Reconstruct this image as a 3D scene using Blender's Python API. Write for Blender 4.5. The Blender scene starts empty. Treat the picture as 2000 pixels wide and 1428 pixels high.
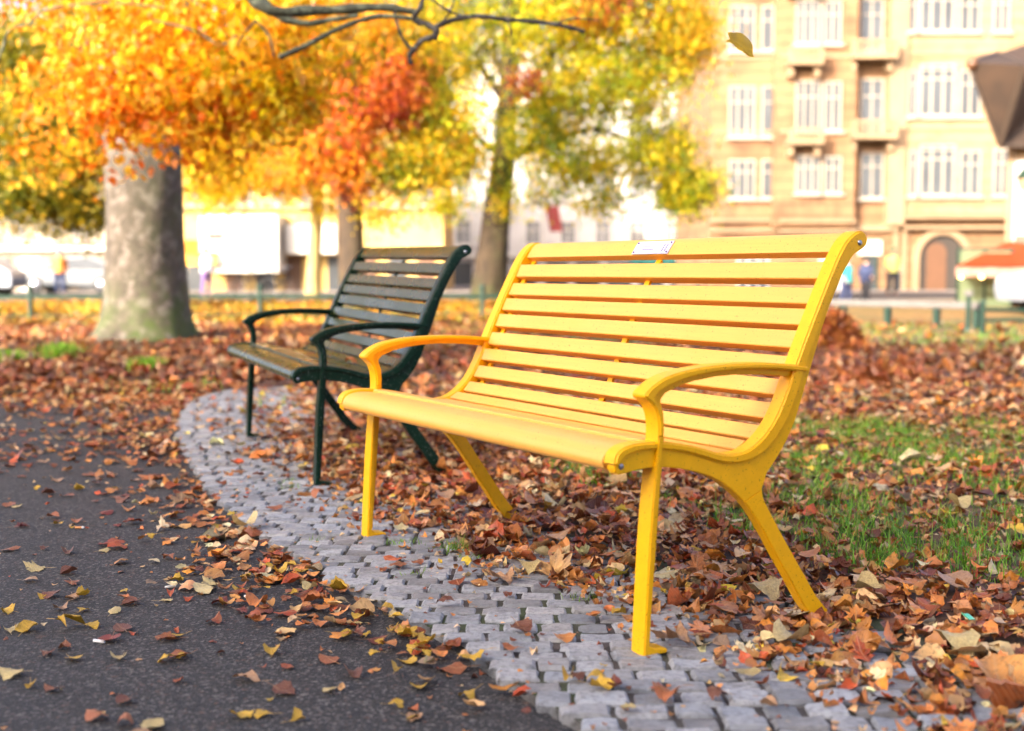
import bpy, bmesh, math, random
import numpy as np
from mathutils import Vector, Matrix, Euler

random.seed(7)
rng = np.random.default_rng(11)
scene = bpy.context.scene
col = scene.collection
PI = math.pi

# ------------------------------------------------------------------ camera model (used to measure the place)
FPX, PITCH, CAMH = 2434.95, 0.07527969, 0.830933
_fw = np.array([0, math.cos(PITCH), -math.sin(PITCH)])
_dn = np.array([0, -math.sin(PITCH), -math.cos(PITCH)])
_rt = np.array([1.0, 0, 0])


def ray(u, v):
    return _fw + _rt * ((u - 1000) / FPX) + _dn * ((v - 714) / FPX)


def ground(u, v, z=0.0):
    d = ray(u, v)
    t = (z - CAMH) / d[2]
    return np.array([0, 0, CAMH]) + t * d


def at(u, v, Y):
    """point of the place seen at photo pixel (u, v), Y metres ahead"""
    d = ray(u, v)
    t = Y / d[1]
    return Vector((d[0] * t, Y, CAMH + d[2] * t))


# ------------------------------------------------------------------ object helpers
def tag(o, label=None, cat=None, group=None, kind=None):
    if label:
        o['label'] = label
    if cat:
        o['category'] = cat
    if group:
        o['group'] = group
    if kind:
        o['kind'] = kind
    return o


def empty(name, loc, rot=(0, 0, 0)):
    o = bpy.data.objects.new(name, None)
    o.empty_display_size = 0.2
    o.location = loc
    o.rotation_euler = rot
    col.objects.link(o)
    return o


def link(name, me, mat=None, parent=None):
    o = bpy.data.objects.new(name, me)
    if mat is not None and len(me.materials) == 0:
        for m in (mat if isinstance(mat, (list, tuple)) else [mat]):
            me.materials.append(m)
    col.objects.link(o)
    if parent is not None:
        o.parent = parent
    return o


def copy_tree(o, parent=None):
    c = o.copy()
    col.objects.link(c)
    if parent is not None:
        c.parent = parent
    for ch in list(o.children):
        copy_tree(ch, c)
    return c


def from_bm(name, bm, mat=None, parent=None, smooth=False, sharp=35, weighted=False):
    bmesh.ops.recalc_face_normals(bm, faces=bm.faces)
    me = bpy.data.meshes.new(name)
    bm.to_mesh(me)
    bm.free()
    if smooth:
        me.polygons.foreach_set('use_smooth', [True] * len(me.polygons))
        me.set_sharp_from_angle(angle=math.radians(sharp))
    o = link(name, me, mat, parent)
    if weighted:
        w_ = o.modifiers.new('even_normals', 'WEIGHTED_NORMAL')
        w_.keep_sharp = True
        w_.weight = 100
    return o


def tri_mesh(name, V, F, tint=None, smooth=True):
    V = np.asarray(V, np.float32)
    F = np.asarray(F, np.int32)
    me = bpy.data.meshes.new(name)
    me.vertices.add(len(V))
    me.vertices.foreach_set('co', V.ravel())
    me.loops.add(F.size)
    me.loops.foreach_set('vertex_index', F.ravel())
    me.polygons.add(len(F))
    me.polygons.foreach_set('loop_start', np.arange(len(F), dtype=np.int32) * F.shape[1])
    me.polygons.foreach_set('use_smooth', np.full(len(F), smooth, dtype=bool))
    me.update(calc_edges=True)
    if tint is not None:
        a = me.attributes.new('tint', 'FLOAT_COLOR', 'POINT')
        tint = np.asarray(tint)
        c = np.ones((len(V), 4), np.float32)
        c[:, :3] = tint[:, :3]
        a.data.foreach_set('color', c.ravel())
        if tint.shape[1] == 6:
            a = me.attributes.new('leaf', 'FLOAT_VECTOR', 'POINT')
            a.data.foreach_set('vector', np.ascontiguousarray(tint[:, 3:], dtype=np.float32).ravel())
    return me


def add_box(bm, c, s, rz=0.0, bevel=0.0):
    r = bmesh.ops.create_cube(bm, size=1.0)
    vs = r['verts']
    M = Matrix.Translation(Vector(c)) @ Matrix.Rotation(rz, 4, 'Z') @ Matrix.Diagonal((s[0], s[1], s[2], 1))
    bmesh.ops.transform(bm, matrix=M, verts=vs)
    if bevel:
        es = list({e for v in vs for e in v.link_edges})
        bmesh.ops.bevel(bm, geom=es, offset=bevel, segments=1, affect='EDGES')
    return vs


def bar(bm, p, q, r0, r1=None, n=8, cap=True):
    """tapered round bar between two points"""
    r1 = r0 if r1 is None else r1
    p, q = Vector(p), Vector(q)
    d = q - p
    L = d.length
    res = bmesh.ops.create_cone(bm, cap_ends=cap, segments=n, radius1=r0, radius2=r1, depth=L)
    M = Matrix.Translation((p + q) / 2) @ d.to_track_quat('Z', 'Y').to_matrix().to_4x4()
    bmesh.ops.transform(bm, matrix=M, verts=res['verts'])


def extrude_poly(bm, pts, x0, x1, bevel=0.0, seg=2):
    """outline in the (y, z) plane made solid between x0 and x1"""
    a = [bm.verts.new((x0, y, z)) for y, z in pts]
    b = [bm.verts.new((x1, y, z)) for y, z in pts]
    n = len(pts)
    f0 = bm.faces.new(a)
    f1 = bm.faces.new(b[::-1])
    for i in range(n):
        j = (i + 1) % n
        bm.faces.new((a[i], b[i], b[j], a[j]))
    if bevel:
        es = [e for e in list(f0.edges) + list(f1.edges)]
        bmesh.ops.recalc_face_normals(bm, faces=bm.faces)
        bmesh.ops.bevel(bm, geom=es, offset=bevel, segments=seg, affect='EDGES', clamp_overlap=True)


def catmull(P, n=4):
    P = [np.array(p, float) for p in P]
    out = []
    for i in range(len(P) - 1):
        p0 = P[max(i - 1, 0)]
        p1, p2 = P[i], P[i + 1]
        p3 = P[min(i + 2, len(P) - 1)]
        for k in range(n):
            t = k / n
            out.append(0.5 * ((2 * p1) + (-p0 + p2) * t + (2 * p0 - 5 * p1 + 4 * p2 - p3) * t * t + (-p0 + 3 * p1 - 3 * p2 + p3) * t ** 3))
    out.append(P[-1])
    return [tuple(q) for q in out]


def tube_verts(path, radii, n=10, V=None, F=None, wob=0.0, rr=None):
    """adds a tapered bent tube (quads) to lists V, F"""
    path = [Vector(p) for p in path]
    base = len(V)
    up = Vector((0.13, 0.31, 0.94))
    for i, p in enumerate(path):
        t = (path[min(i + 1, len(path) - 1)] - path[max(i - 1, 0)]).normalized()
        a = t.cross(up)
        if a.length < 1e-3:
            a = t.cross(Vector((1, 0, 0)))
        a.normalize()
        b = t.cross(a)
        for k in range(n):
            th = 2 * PI * k / n
            r = radii[i] * (1 + (rr.uniform(-wob, wob) if rr is not None else 0))
            V.append(p + (a * math.cos(th) + b * math.sin(th)) * r)
    for i in range(len(path) - 1):
        for k in range(n):
            k2 = (k + 1) % n
            F.append((base + i * n + k, base + i * n + k2, base + (i + 1) * n + k2, base + (i + 1) * n + k))


def py_mesh(name, V, F, smooth=True):
    me = bpy.data.meshes.new(name)
    me.from_pydata([tuple(v) for v in V], [], F)
    me.polygons.foreach_set('use_smooth', [smooth] * len(me.polygons))
    me.update()
    return me


# ------------------------------------------------------------------ materials
class NT:
    def __init__(self, name):
        self.m = bpy.data.materials.new(name)
        self.m.use_nodes = True
        self.t = self.m.node_tree
        self.b = self.t.nodes['Principled BSDF']
        self.out = self.t.nodes['Material Output']

    def n(self, kind, **kw):
        x = self.t.nodes.new(kind)
        for k, v in kw.items():
            if k in x.inputs:
                x.inputs[k].default_value = v
            else:
                setattr(x, k, v)
        return x

    def l(self, a, b):
        self.t.links.new(a, b)

    def coord(self, kind='Object'):
        return self.n('ShaderNodeTexCoord').outputs[kind]

    def noise(self, scale, detail=4, rough=0.55, co=None, kind='Object'):
        x = self.n('ShaderNodeTexNoise')
        x.inputs['Scale'].default_value = scale
        x.inputs['Detail'].default_value = detail
        x.inputs['Roughness'].default_value = rough
        self.l(co if co is not None else self.coord(kind), x.inputs['Vector'])
        return x.outputs['Fac']

    def ramp(self, fac, stops):
        r = self.n('ShaderNodeValToRGB')
        e = r.color_ramp.elements
        while len(e) < len(stops):
            e.new(0.5)
        for el, (p, c) in zip(e, stops):
            el.position = p
            el.color = (c[0], c[1], c[2], 1) if isinstance(c, (tuple, list)) else (c, c, c, 1)
        self.l(fac, r.inputs['Fac'])
        return r.outputs['Color']

    def mix(self, fac, a, b, mode='MIX'):
        x = self.n('ShaderNodeMix')
        x.data_type = 'RGBA'
        x.blend_type = mode
        for s, v in ((x.inputs[0], fac), (x.inputs[6], a), (x.inputs[7], b)):
            if isinstance(v, (int, float)):
                s.default_value = v
            elif isinstance(v, (tuple, list)):
                s.default_value = (v[0], v[1], v[2], 1)
            else:
                self.l(v, s)
        return x.outputs[2]

    def bump(self, h, strength=0.3, dist=0.01):
        x = self.n('ShaderNodeBump')
        x.inputs['Strength'].default_value = strength
        x.inputs['Distance'].default_value = dist
        self.l(h, x.inputs['Height'])
        self.l(x.outputs['Normal'], self.b.inputs['Normal'])

    def base(self, c):
        if isinstance(c, (tuple, list)):
            self.b.inputs['Base Color'].default_value = (c[0], c[1], c[2], 1)
        else:
            self.l(c, self.b.inputs['Base Color'])

    def rough(self, r):
        if isinstance(r, (int, float)):
            self.b.inputs['Roughness'].default_value = r
        else:
            self.l(r, self.b.inputs['Roughness'])


def plain(name, c, rough=0.6, metal=0.0, var=0.12, scale=6.0, bump=0.0):
    k = NT(name)
    f = k.noise(scale)
    d = tuple(x * (1 - var) for x in c)
    l = tuple(min(1, x * (1 + var)) for x in c)
    k.base(k.ramp(f, [(0.3, d), (0.7, l)]))
    k.rough(rough)
    k.b.inputs['Metallic'].default_value = metal
    if bump:
        k.bump(f, bump, 0.01)
    return k.m


def paint(name, c, rough, coat, wear=None, grain=False):
    """gloss paint with faint brush grain, dust specks and chips"""
    k = NT(name)
    co = k.coord('Object')
    mp = k.n('ShaderNodeMapping')
    mp.inputs['Scale'].default_value = (1.2, 40, 40) if grain else (12, 12, 12)
    k.l(co, mp.inputs['Vector'])
    f = k.noise(3.0, 5, 0.6, mp.outputs['Vector'])
    lo = tuple(x * 0.95 for x in c)
    hi = tuple(min(1, x * 1.06) for x in c)
    base = k.ramp(f, [(0.3, lo), (0.7, hi)])
    g = k.noise(5.0, 3, 0.5, co)
    base = k.mix(k.ramp(g, [(0.5, 0.0), (0.85, 0.16)]), base, tuple(x * 0.75 for x in c))
    sp = k.noise(190.0, 2, 0.5, co)
    base = k.mix(k.ramp(sp, [(0.665, 0.0), (0.71, 0.8)]), base, wear or tuple(x * 0.35 for x in c))
    k.base(base)
    k.rough(k.ramp(g, [(0.3, rough * 0.85), (0.75, min(1, rough * 1.35))]))
    k.b.inputs['Coat Weight'].default_value = coat
    k.b.inputs['Coat Roughness'].default_value = 0.18
    k.bump(f, 0.07 if grain else 0.04, 0.003)
    return k.m


def leaf_mat(name, rough=0.5, trans=0.25, spots=True, gain=1.0):
    """leaf colour from the leaf's own tint attribute with veins and blotches; lets light through"""
    k = NT(name)
    a = k.n('ShaderNodeAttribute')
    a.attribute_name = 'tint'
    c = a.outputs['Color']
    if spots:
        la = k.n('ShaderNodeAttribute')
        la.attribute_name = 'leaf'
        sp = k.n('ShaderNodeSeparateXYZ')
        k.l(la.outputs['Vector'], sp.inputs[0])

        def mth(op, a_, b_=None):
            x = k.n('ShaderNodeMath', operation=op)
            for q, v_ in enumerate((a_, b_)):
                if v_ is None:
                    continue
                if isinstance(v_, (int, float)):
                    x.inputs[q].default_value = v_
                else:
                    k.l(v_, x.inputs[q])
            return x.outputs[0]
        au = mth('ABSOLUTE', sp.outputs['X'])
        mid = k.ramp(au, [(0.008, 1.0), (0.030, 0.0)])
        ph = mth('MULTIPLY', mth('SUBTRACT', sp.outputs['Y'], mth('MULTIPLY', au, 0.85)), 62.0)
        lat = k.ramp(mth('SINE', ph), [(0.80, 0.0), (1.0, 0.75)])
        vein = k.mix(1.0, mid, lat, 'LIGHTEN')
        f = k.noise(70.0, 4, 0.65)
        g = k.noise(17.0, 3, 0.6)
        c = k.mix(k.ramp(g, [(0.38, 0.0), (0.70, 0.70)]), c, k.mix(1.0, c, (0.42, 0.34, 0.32), 'MULTIPLY'))
        c = k.mix(k.ramp(f, [(0.52, 0.0), (0.72, 0.75)]), c, (0.040, 0.016, 0.010))
        c = k.mix(k.ramp(g, [(0.62, 0.0), (0.85, 0.35)]), c, (0.46, 0.28, 0.13))
        c = k.mix(k.mix(1.0, vein, (0.34, 0.34, 0.34), 'MULTIPLY'), c, (0.55, 0.34, 0.16))
        k.bump(k.mix(0.5, vein, f), 0.55, 0.004)
    k.base(c)
    k.rough(rough)
    k.b.inputs['Specular IOR Level'].default_value = 0.45
    tr = k.n('ShaderNodeBsdfTranslucent')
    k.l(c, tr.inputs['Color'])
    mx = k.n('ShaderNodeMixShader')
    mx.inputs[0].default_value = trans
    k.l(k.b.outputs[0], mx.inputs[1])
    k.l(tr.outputs[0], mx.inputs[2])
    k.l(mx.outputs[0], k.out.inputs['Surface'])
    return k.m


def mat_asphalt():
    k = NT('asphalt')
    co = k.coord('Object')
    f = k.noise(160.0, 4, 0.7, co)
    g = k.noise(1.3, 4, 0.6, co)
    v = k.n('ShaderNodeTexVoronoi')
    v.inputs['Scale'].default_value = 175.0
    k.l(co, v.inputs['Vector'])
    stone = k.ramp(v.outputs['Color'], [(0.2, (0.0035, 0.003, 0.0026)), (0.50, (0.013, 0.0115, 0.010)), (0.72, (0.042, 0.036, 0.031)), (0.90, (0.19, 0.165, 0.14))])
    base = k.mix(k.ramp(f, [(0.4, 0.0), (0.75, 0.35)]), stone, (0.036, 0.031, 0.026))
    base = k.mix(k.ramp(g, [(0.42, 0.0), (0.72, 0.45)]), base, (0.024, 0.020, 0.018))
    sp = k.noise(75.0, 1, 0.4, co)
    base = k.mix(k.ramp(sp, [(0.70, 0.0), (0.75, 0.8)]), base, (0.12, 0.06, 0.035))
    k.base(base)
    k.rough(0.72)
    h = k.mix(0.5, v.outputs['Distance'], f)
    k.bump(h, 0.9, 0.008)
    return k.m


def mat_sett():
    k = NT('granite_sett')
    co = k.coord('Object')
    a = k.n('ShaderNodeAttribute')
    a.attribute_name = 'tint'
    f = k.noise(70.0, 5, 0.7, co)
    g = k.noise(9.0, 4, 0.6, co)
    c = k.mix(k.ramp(f, [(0.46, 0.0), (0.64, 0.65)]), a.outputs['Color'], (0.105, 0.100, 0.102))
    c = k.mix(k.ramp(f, [(0.62, 0.0), (0.8, 0.5)]), c, (0.40, 0.39, 0.40))
    c = k.mix(k.ramp(g, [(0.50, 0.0), (0.76, 0.55)]), c, (0.085, 0.077, 0.075))
    k.base(c)
    k.rough(k.ramp(g, [(0.3, 0.42), (0.7, 0.7)]))
    k.bump(k.mix(0.4, f, g), 0.8, 0.012)
    return k.m


def mat_soil(name, cols, green=None, gs=0.9):
    k = NT(name)
    co = k.coord('Object')
    f = k.noise(22.0, 6, 0.75, co)
    v = k.n('ShaderNodeTexVoronoi')
    v.inputs['Scale'].default_value = 16.0
    k.l(co, v.inputs['Vector'])
    h = k.mix(0.55, f, v.outputs['Color'])
    c = k.ramp(h, cols)
    if green:
        g = k.noise(gs, 4, 0.6, co)
        c = k.mix(k.ramp(g, [(0.46, 0.0), (0.58, 0.85)]), c, k.ramp(f, [(0.3, tuple(x * 0.5 for x in green)), (0.7, green)]))
    k.base(c)
    k.rough(0.9)
    k.bump(h, 0.8, 0.03)
    return k.m


def mat_bark(name, a, b, lichen=None, moss=None, scale=5.0):
    k = NT(name)
    co = k.coord('Object')
    mp = k.n('ShaderNodeMapping')
    mp.inputs['Scale'].default_value = (1, 1, 0.45)
    k.l(co, mp.inputs['Vector'])
    f = k.noise(scale, 7, 0.72, mp.outputs['Vector'])
    c = k.ramp(f, [(0.32, a), (0.66, b)])
    if lichen:
        g = k.noise(scale * 0.8, 5, 0.65, co)
        c = k.mix(k.ramp(g, [(0.50, 0.0), (0.60, 0.8)]), c, lichen)
        d = k.noise(scale * 3.1, 4, 0.7, co)
        c = k.mix(k.ramp(d, [(0.56, 0.0), (0.66, 0.7)]), c, a)
    if moss:
        s = k.n('ShaderNodeSeparateXYZ')
        k.l(co, s.inputs[0])
        z = k.n('ShaderNodeMapRange')
        z.inputs['From Min'].default_value = 0.9
        z.inputs['From Max'].default_value = 0.05
        k.l(s.outputs['Z'], z.inputs['Value'])
        xx = k.n('ShaderNodeMapRange')
        xx.inputs['From Min'].default_value = -0.1
        xx.inputs['From Max'].default_value = 0.42
        xx.inputs['To Max'].default_value = 0.5
        k.l(s.outputs['X'], xx.inputs['Value'])
        mm = k.n('ShaderNodeMath', operation='ADD')
        k.l(z.outputs[0], mm.inputs[0])
        k.l(xx.outputs[0], mm.inputs[1])
        m2 = k.n('ShaderNodeMath', operation='MULTIPLY')
        k.l(mm.outputs[0], m2.inputs[0])
        k.l(k.ramp(k.noise(4.0, 5, 0.7, co), [(0.40, 0.0), (0.62, 0.9)]), m2.inputs[1])
        m2.use_clamp = True
        c = k.mix(m2.outputs[0], c, moss)
    k.base(c)
    k.rough(0.85)
    k.bump(f, 0.7, 0.03)
    return k.m


def mat_facade(name, a, b, stain, course=0.0, scale=0.25):
    k = NT(name)
    co = k.coord('Object')
    f = k.noise(scale, 5, 0.65, co)
    c = k.ramp(f, [(0.3, a), (0.7, b)])
    g = k.noise(scale * 2.2, 6, 0.7, co)
    c = k.mix(k.ramp(g, [(0.48, 0.0), (0.66, 0.8)]), c, stain)
    if course:
        w = k.n('ShaderNodeTexWave')
        w.bands_direction = 'Z'
        w.inputs['Scale'].default_value = course
        w.inputs['Distortion'].default_value = 0.2
        k.l(co, w.inputs['Vector'])
        c = k.mix(k.ramp(w.outputs['Fac'], [(0.02, 0.5), (0.1, 0.0)]), c, tuple(x * 0.55 for x in stain))
    k.base(c)
    k.rough(0.85)
    return k.m


M = {}
M['yellow_frame'] = paint('yellow_metal_paint', (0.84, 0.42, 0.001), 0.40, 0.05)
M['yellow_slat'] = paint('yellow_wood_paint', (0.84, 0.400, 0.066), 0.45, 0.05, grain=True)
M['green_frame'] = paint('green_metal_paint', (0.002, 0.020, 0.011), 0.30, 0.0, wear=(0.30, 0.33, 0.30))
M['green_slat'] = paint('green_wood_paint', (0.034, 0.042, 0.012), 0.26, 0.0, wear=(0.10, 0.11, 0.08), grain=True)
M['green_frame'].node_tree.nodes['Principled BSDF'].inputs['Specular IOR Level'].default_value = 0.18
M['yellow_frame'].node_tree.nodes['Principled BSDF'].inputs['Specular IOR Level'].default_value = 0.3
M['green_slat'].node_tree.nodes['Principled BSDF'].inputs['Specular IOR Level'].default_value = 0.32
M['steel'] = plain('bolt_steel', (0.35, 0.36, 0.40), 0.28, 1.0)
M['dark_steel'] = plain('dark_bolt', (0.08, 0.08, 0.10), 0.3, 0.9)
M['plate'] = plain('white_enamel', (0.52, 0.53, 0.62), 0.3, var=0.03)
M['plate_print'] = plain('violet_print', (0.10, 0.03, 0.16), 0.5)
M['plate_grey'] = plain('grey_print', (0.16, 0.15, 0.24), 0.5)
M['asphalt'] = mat_asphalt()
M['sett'] = mat_sett()
M['joint'] = mat_soil('joint_sand', [(0.3, (0.022, 0.018, 0.016)), (0.7, (0.085, 0.068, 0.058))], (0.06, 0.085, 0.02), 1.6)
M['soil'] = mat_soil('park_soil', [(0.25, (0.030, 0.014, 0.009)), (0.5, (0.10, 0.040, 0.022)), (0.8, (0.20, 0.085, 0.045))], (0.115, 0.105, 0.035), 0.5)
M['lawn'] = mat_soil('far_lawn', [(0.25, (0.11, 0.05, 0.012)), (0.5, (0.21, 0.10, 0.016)), (0.8, (0.30, 0.17, 0.025))], (0.11, 0.10, 0.015), 0.35)
M['paving'] = plain('pale_paving', (0.20, 0.165, 0.14), 0.9, var=0.3, scale=0.6)
M['litter'] = leaf_mat('litter_leaf', 0.42, 0.10)
M['crown'] = leaf_mat('crown_leaf', 0.55, 0.52, spots=False)
M['near_crown'] = leaf_mat('near_crown_leaf', 0.5, 0.6, spots=False)
M['grass'] = leaf_mat('grass_blade', 0.45, 0.35, spots=False)
M['grey_bark'] = mat_bark('grey_bark', (0.036, 0.027, 0.018), (0.105, 0.083, 0.060), (0.190, 0.160, 0.132), (0.046, 0.070, 0.008), 8.5)
M['brown_bark'] = mat_bark('brown_bark', (0.018, 0.010, 0.005), (0.060, 0.036, 0.016), None, (0.05, 0.06, 0.012), 7.0)
M['pale_bark'] = mat_bark('pale_bark', (0.26, 0.18, 0.06), (0.38, 0.29, 0.12), None, None, 5.0)
M['lichen_bark'] = mat_bark('lichen_bark', (0.022, 0.024, 0.014), (0.060, 0.064, 0.034), (0.145, 0.16, 0.095), None, 14.0)
M['dark_twig'] = mat_bark('dark_twig', (0.012, 0.009, 0.007), (0.045, 0.036, 0.028), (0.13, 0.12, 0.10), None, 22.0)
M['iron'] = plain('park_iron', (0.010, 0.035, 0.022), 0.45, 0.2)
M['grey_rail'] = plain('grey_rail', (0.12, 0.11, 0.10), 0.6)
M['white'] = plain('white_paint', (0.50, 0.47, 0.42), 0.6, var=0.05)
M['window_frame'] = plain('window_frame', (0.30, 0.255, 0.20), 0.6, var=0.12, scale=0.4)
M['pale_glass'] = plain('pale_glass', (0.17, 0.17, 0.175), 0.2, var=0.4, scale=0.4)
M['white_wall'] = mat_facade('white_render', (0.42, 0.40, 0.385), (0.52, 0.50, 0.48), (0.34, 0.32, 0.30))
M['cream_wall'] = mat_facade('cream_render', (0.40, 0.26, 0.07), (0.54, 0.38, 0.14), (0.32, 0.18, 0.04))
M['beige_wall'] = mat_facade('beige_stone', (0.150, 0.076, 0.033), (0.235, 0.132, 0.062), (0.062, 0.025, 0.010), 0.55)
M['pale_wall'] = mat_facade('pale_stone', (0.225, 0.138, 0.068), (0.29, 0.195, 0.105), (0.15, 0.080, 0.034), 0.55)
M['stone_trim'] = plain('stone_trim', (0.22, 0.145, 0.08), 0.8, var=0.15, scale=0.8)
M['dull_wall'] = mat_facade('dull_render', (0.20, 0.16, 0.11), (0.30, 0.25, 0.19), (0.14, 0.10, 0.07))
M['glass'] = plain('window_glass', (0.055, 0.06, 0.065), 0.15, 0.0, var=0.3, scale=0.5)
M['brown_door'] = plain('brown_door', (0.10, 0.045, 0.02), 0.5)
M['dark'] = plain('dark_fill', (0.03, 0.022, 0.016), 0.7)
M['roof_tile'] = plain('brown_roof', (0.030, 0.015, 0.007), 0.75, var=0.45, scale=1.6)
M['roof_edge'] = plain('roof_edge', (0.035, 0.022, 0.014), 0.6)
M['roof_red'] = plain('red_roof', (0.20, 0.075, 0.04), 0.8, var=0.3, scale=1.0)
M['orange_cloth'] = plain('orange_canvas', (0.44, 0.068, 0.010), 0.8, var=0.06)
M['pink_cloth'] = plain('valance', (0.36, 0.19, 0.14), 0.8)
M['yellow_cloth'] = plain('amber_canvas', (0.70, 0.33, 0.04), 0.8)
M['teal_cloth'] = plain('teal_canvas', (0.02, 0.20, 0.18), 0.7)
M['red_cloth'] = plain('red_banner', (0.24, 0.04, 0.035), 0.8)
M['sign_red'] = plain('sign_red', (0.26, 0.035, 0.03), 0.6)
M['sign_tan'] = plain('sign_tan', (0.30, 0.20, 0.10), 0.6)
M['car_white'] = plain('white_car_paint', (0.20, 0.22, 0.26), 0.22, 0.0, var=0.03)
M['car_dark'] = plain('dark_car_paint', (0.03, 0.04, 0.05), 0.2, 0.0, var=0.1)
M['tyre'] = plain('tyre_rubber', (0.02, 0.02, 0.02), 0.8)
M['skin'] = plain('skin', (0.45, 0.25, 0.17), 0.6)
M['hair'] = plain('hair', (0.03, 0.02, 0.015), 0.6)
for nm, c in (('cloth_teal', (0.02, 0.30, 0.30)), ('cloth_navy', (0.02, 0.03, 0.08)), ('cloth_white', (0.66, 0.74, 0.86)), ('cloth_violet', (0.12, 0.07, 0.20)),
              ('cloth_yellow', (0.62, 0.58, 0.16)), ('cloth_green', (0.02, 0.13, 0.06)), ('cloth_black', (0.02, 0.02, 0.025)), ('cloth_orange', (0.65, 0.22, 0.04))):
    M[nm] = plain(nm, c, 0.8)
M['bulb'] = None
k = NT('lit_bulb')
k.b.inputs['Emission Color'].default_value = (1.0, 0.55, 0.15, 1)
k.b.inputs['Emission Strength'].default_value = 6.0
k.base(k.ramp(k.noise(3.0), [(0.3, (0.8, 0.5, 0.2)), (0.7, (0.9, 0.6, 0.25))]))
M['bulb'] = k.m
M['butt'] = plain('filter_paper', (0.70, 0.30, 0.10), 0.8)
M['butt_white'] = plain('white_paper', (0.75, 0.73, 0.70), 0.8)
M['green_scrap'] = plain('green_foil', (0.05, 0.50, 0.22), 0.35)

# ------------------------------------------------------------------ leaf templates
def oval_template(n=6, wmax=0.36, cols=(-1, 0, 1), zig=0.10):
    """pointed oval leaf: rows of vertices across the blade at n stations, length along y"""
    V, F = [], []
    m = len(cols)
    for i in range(n):
        t = i / (n - 1)
        w = wmax * (math.sin(PI * t ** 0.8) ** 0.8 if 0 < t < 1 else 0.015)
        y = t - 0.5
        for c in cols:
            e = 1 + zig * ((-1) ** i) * abs(c)
            V.append((c * w * e, y + 0.02 * abs(c) * (1 if i % 2 else -1) * (0 < t < 1), 0))
    for i in range(n - 1):
        a, b = m * i, m * (i + 1)
        for q in range(m - 1):
            F += [(a + q, a + q + 1, b + q + 1), (a + q, b + q + 1, b + q)]
    return np.array(V), np.array(F)


def lobed_template(rim):
    """leaf from a half outline of (angle from tip in degrees, radius); mirrored, fanned round the stalk point with a mid ring"""
    pts = [(a, r) for a, r in rim] + [(-a, r) for a, r in rim[::-1] if 0 < a < 180]
    V = [(0, -0.12, 0)]
    for a, r in pts:
        a = math.radians(a)
        V.append((0.5 * r * math.sin(a) * 0.5, -0.12 + (0.5 * r * math.cos(a) + 0.06) * 0.5, 0))
    for a, r in pts:
        a = math.radians(a)
        V.append((0.5 * r * math.sin(a), 0.5 * r * math.cos(a), 0))
    n = len(pts)
    F = []
    for i in range(n):
        j = (i + 1) % n
        F += [(0, 1 + j, 1 + i), (1 + i, 1 + j, 1 + n + j), (1 + i, 1 + n + j, 1 + n + i)]
    return np.array(V), np.array(F)


T_OVAL = oval_template()
T_WIDE = oval_template(6, 0.46)
T_FINE = oval_template(10, 0.33, (-1, -0.5, 0, 0.5, 1), 0.05)
T_FINEW = oval_template(10, 0.44, (-1, -0.5, 0, 0.5, 1), 0.05)
T_MAPLE = lobed_template([(0, 1.1), (14, 0.82), (24, 0.86), (32, 0.55), (48, 1.0), (60, 0.78), (70, 0.8), (84, 0.5), (104, 0.85), (122, 0.6), (150, 0.45), (180, 0.28)])
T_FAN = lobed_template([(0, 0.80), (16, 1.0), (36, 1.0), (58, 0.95), (72, 0.55), (100, 0.25), (180, 0.62)])
T_OAK = lobed_template([(0, 1.05), (16, 0.72), (26, 0.9), (38, 0.5), (58, 0.74), (74, 0.44), (98, 0.66), (126, 0.45), (180, 0.75)])
T_LIME = lobed_template([(0, 1.15), (14, 0.92), (30, 0.88), (50, 0.86), (75, 0.84), (105, 0.82), (135, 0.80), (158, 0.70), (180, 0.42)])


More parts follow.
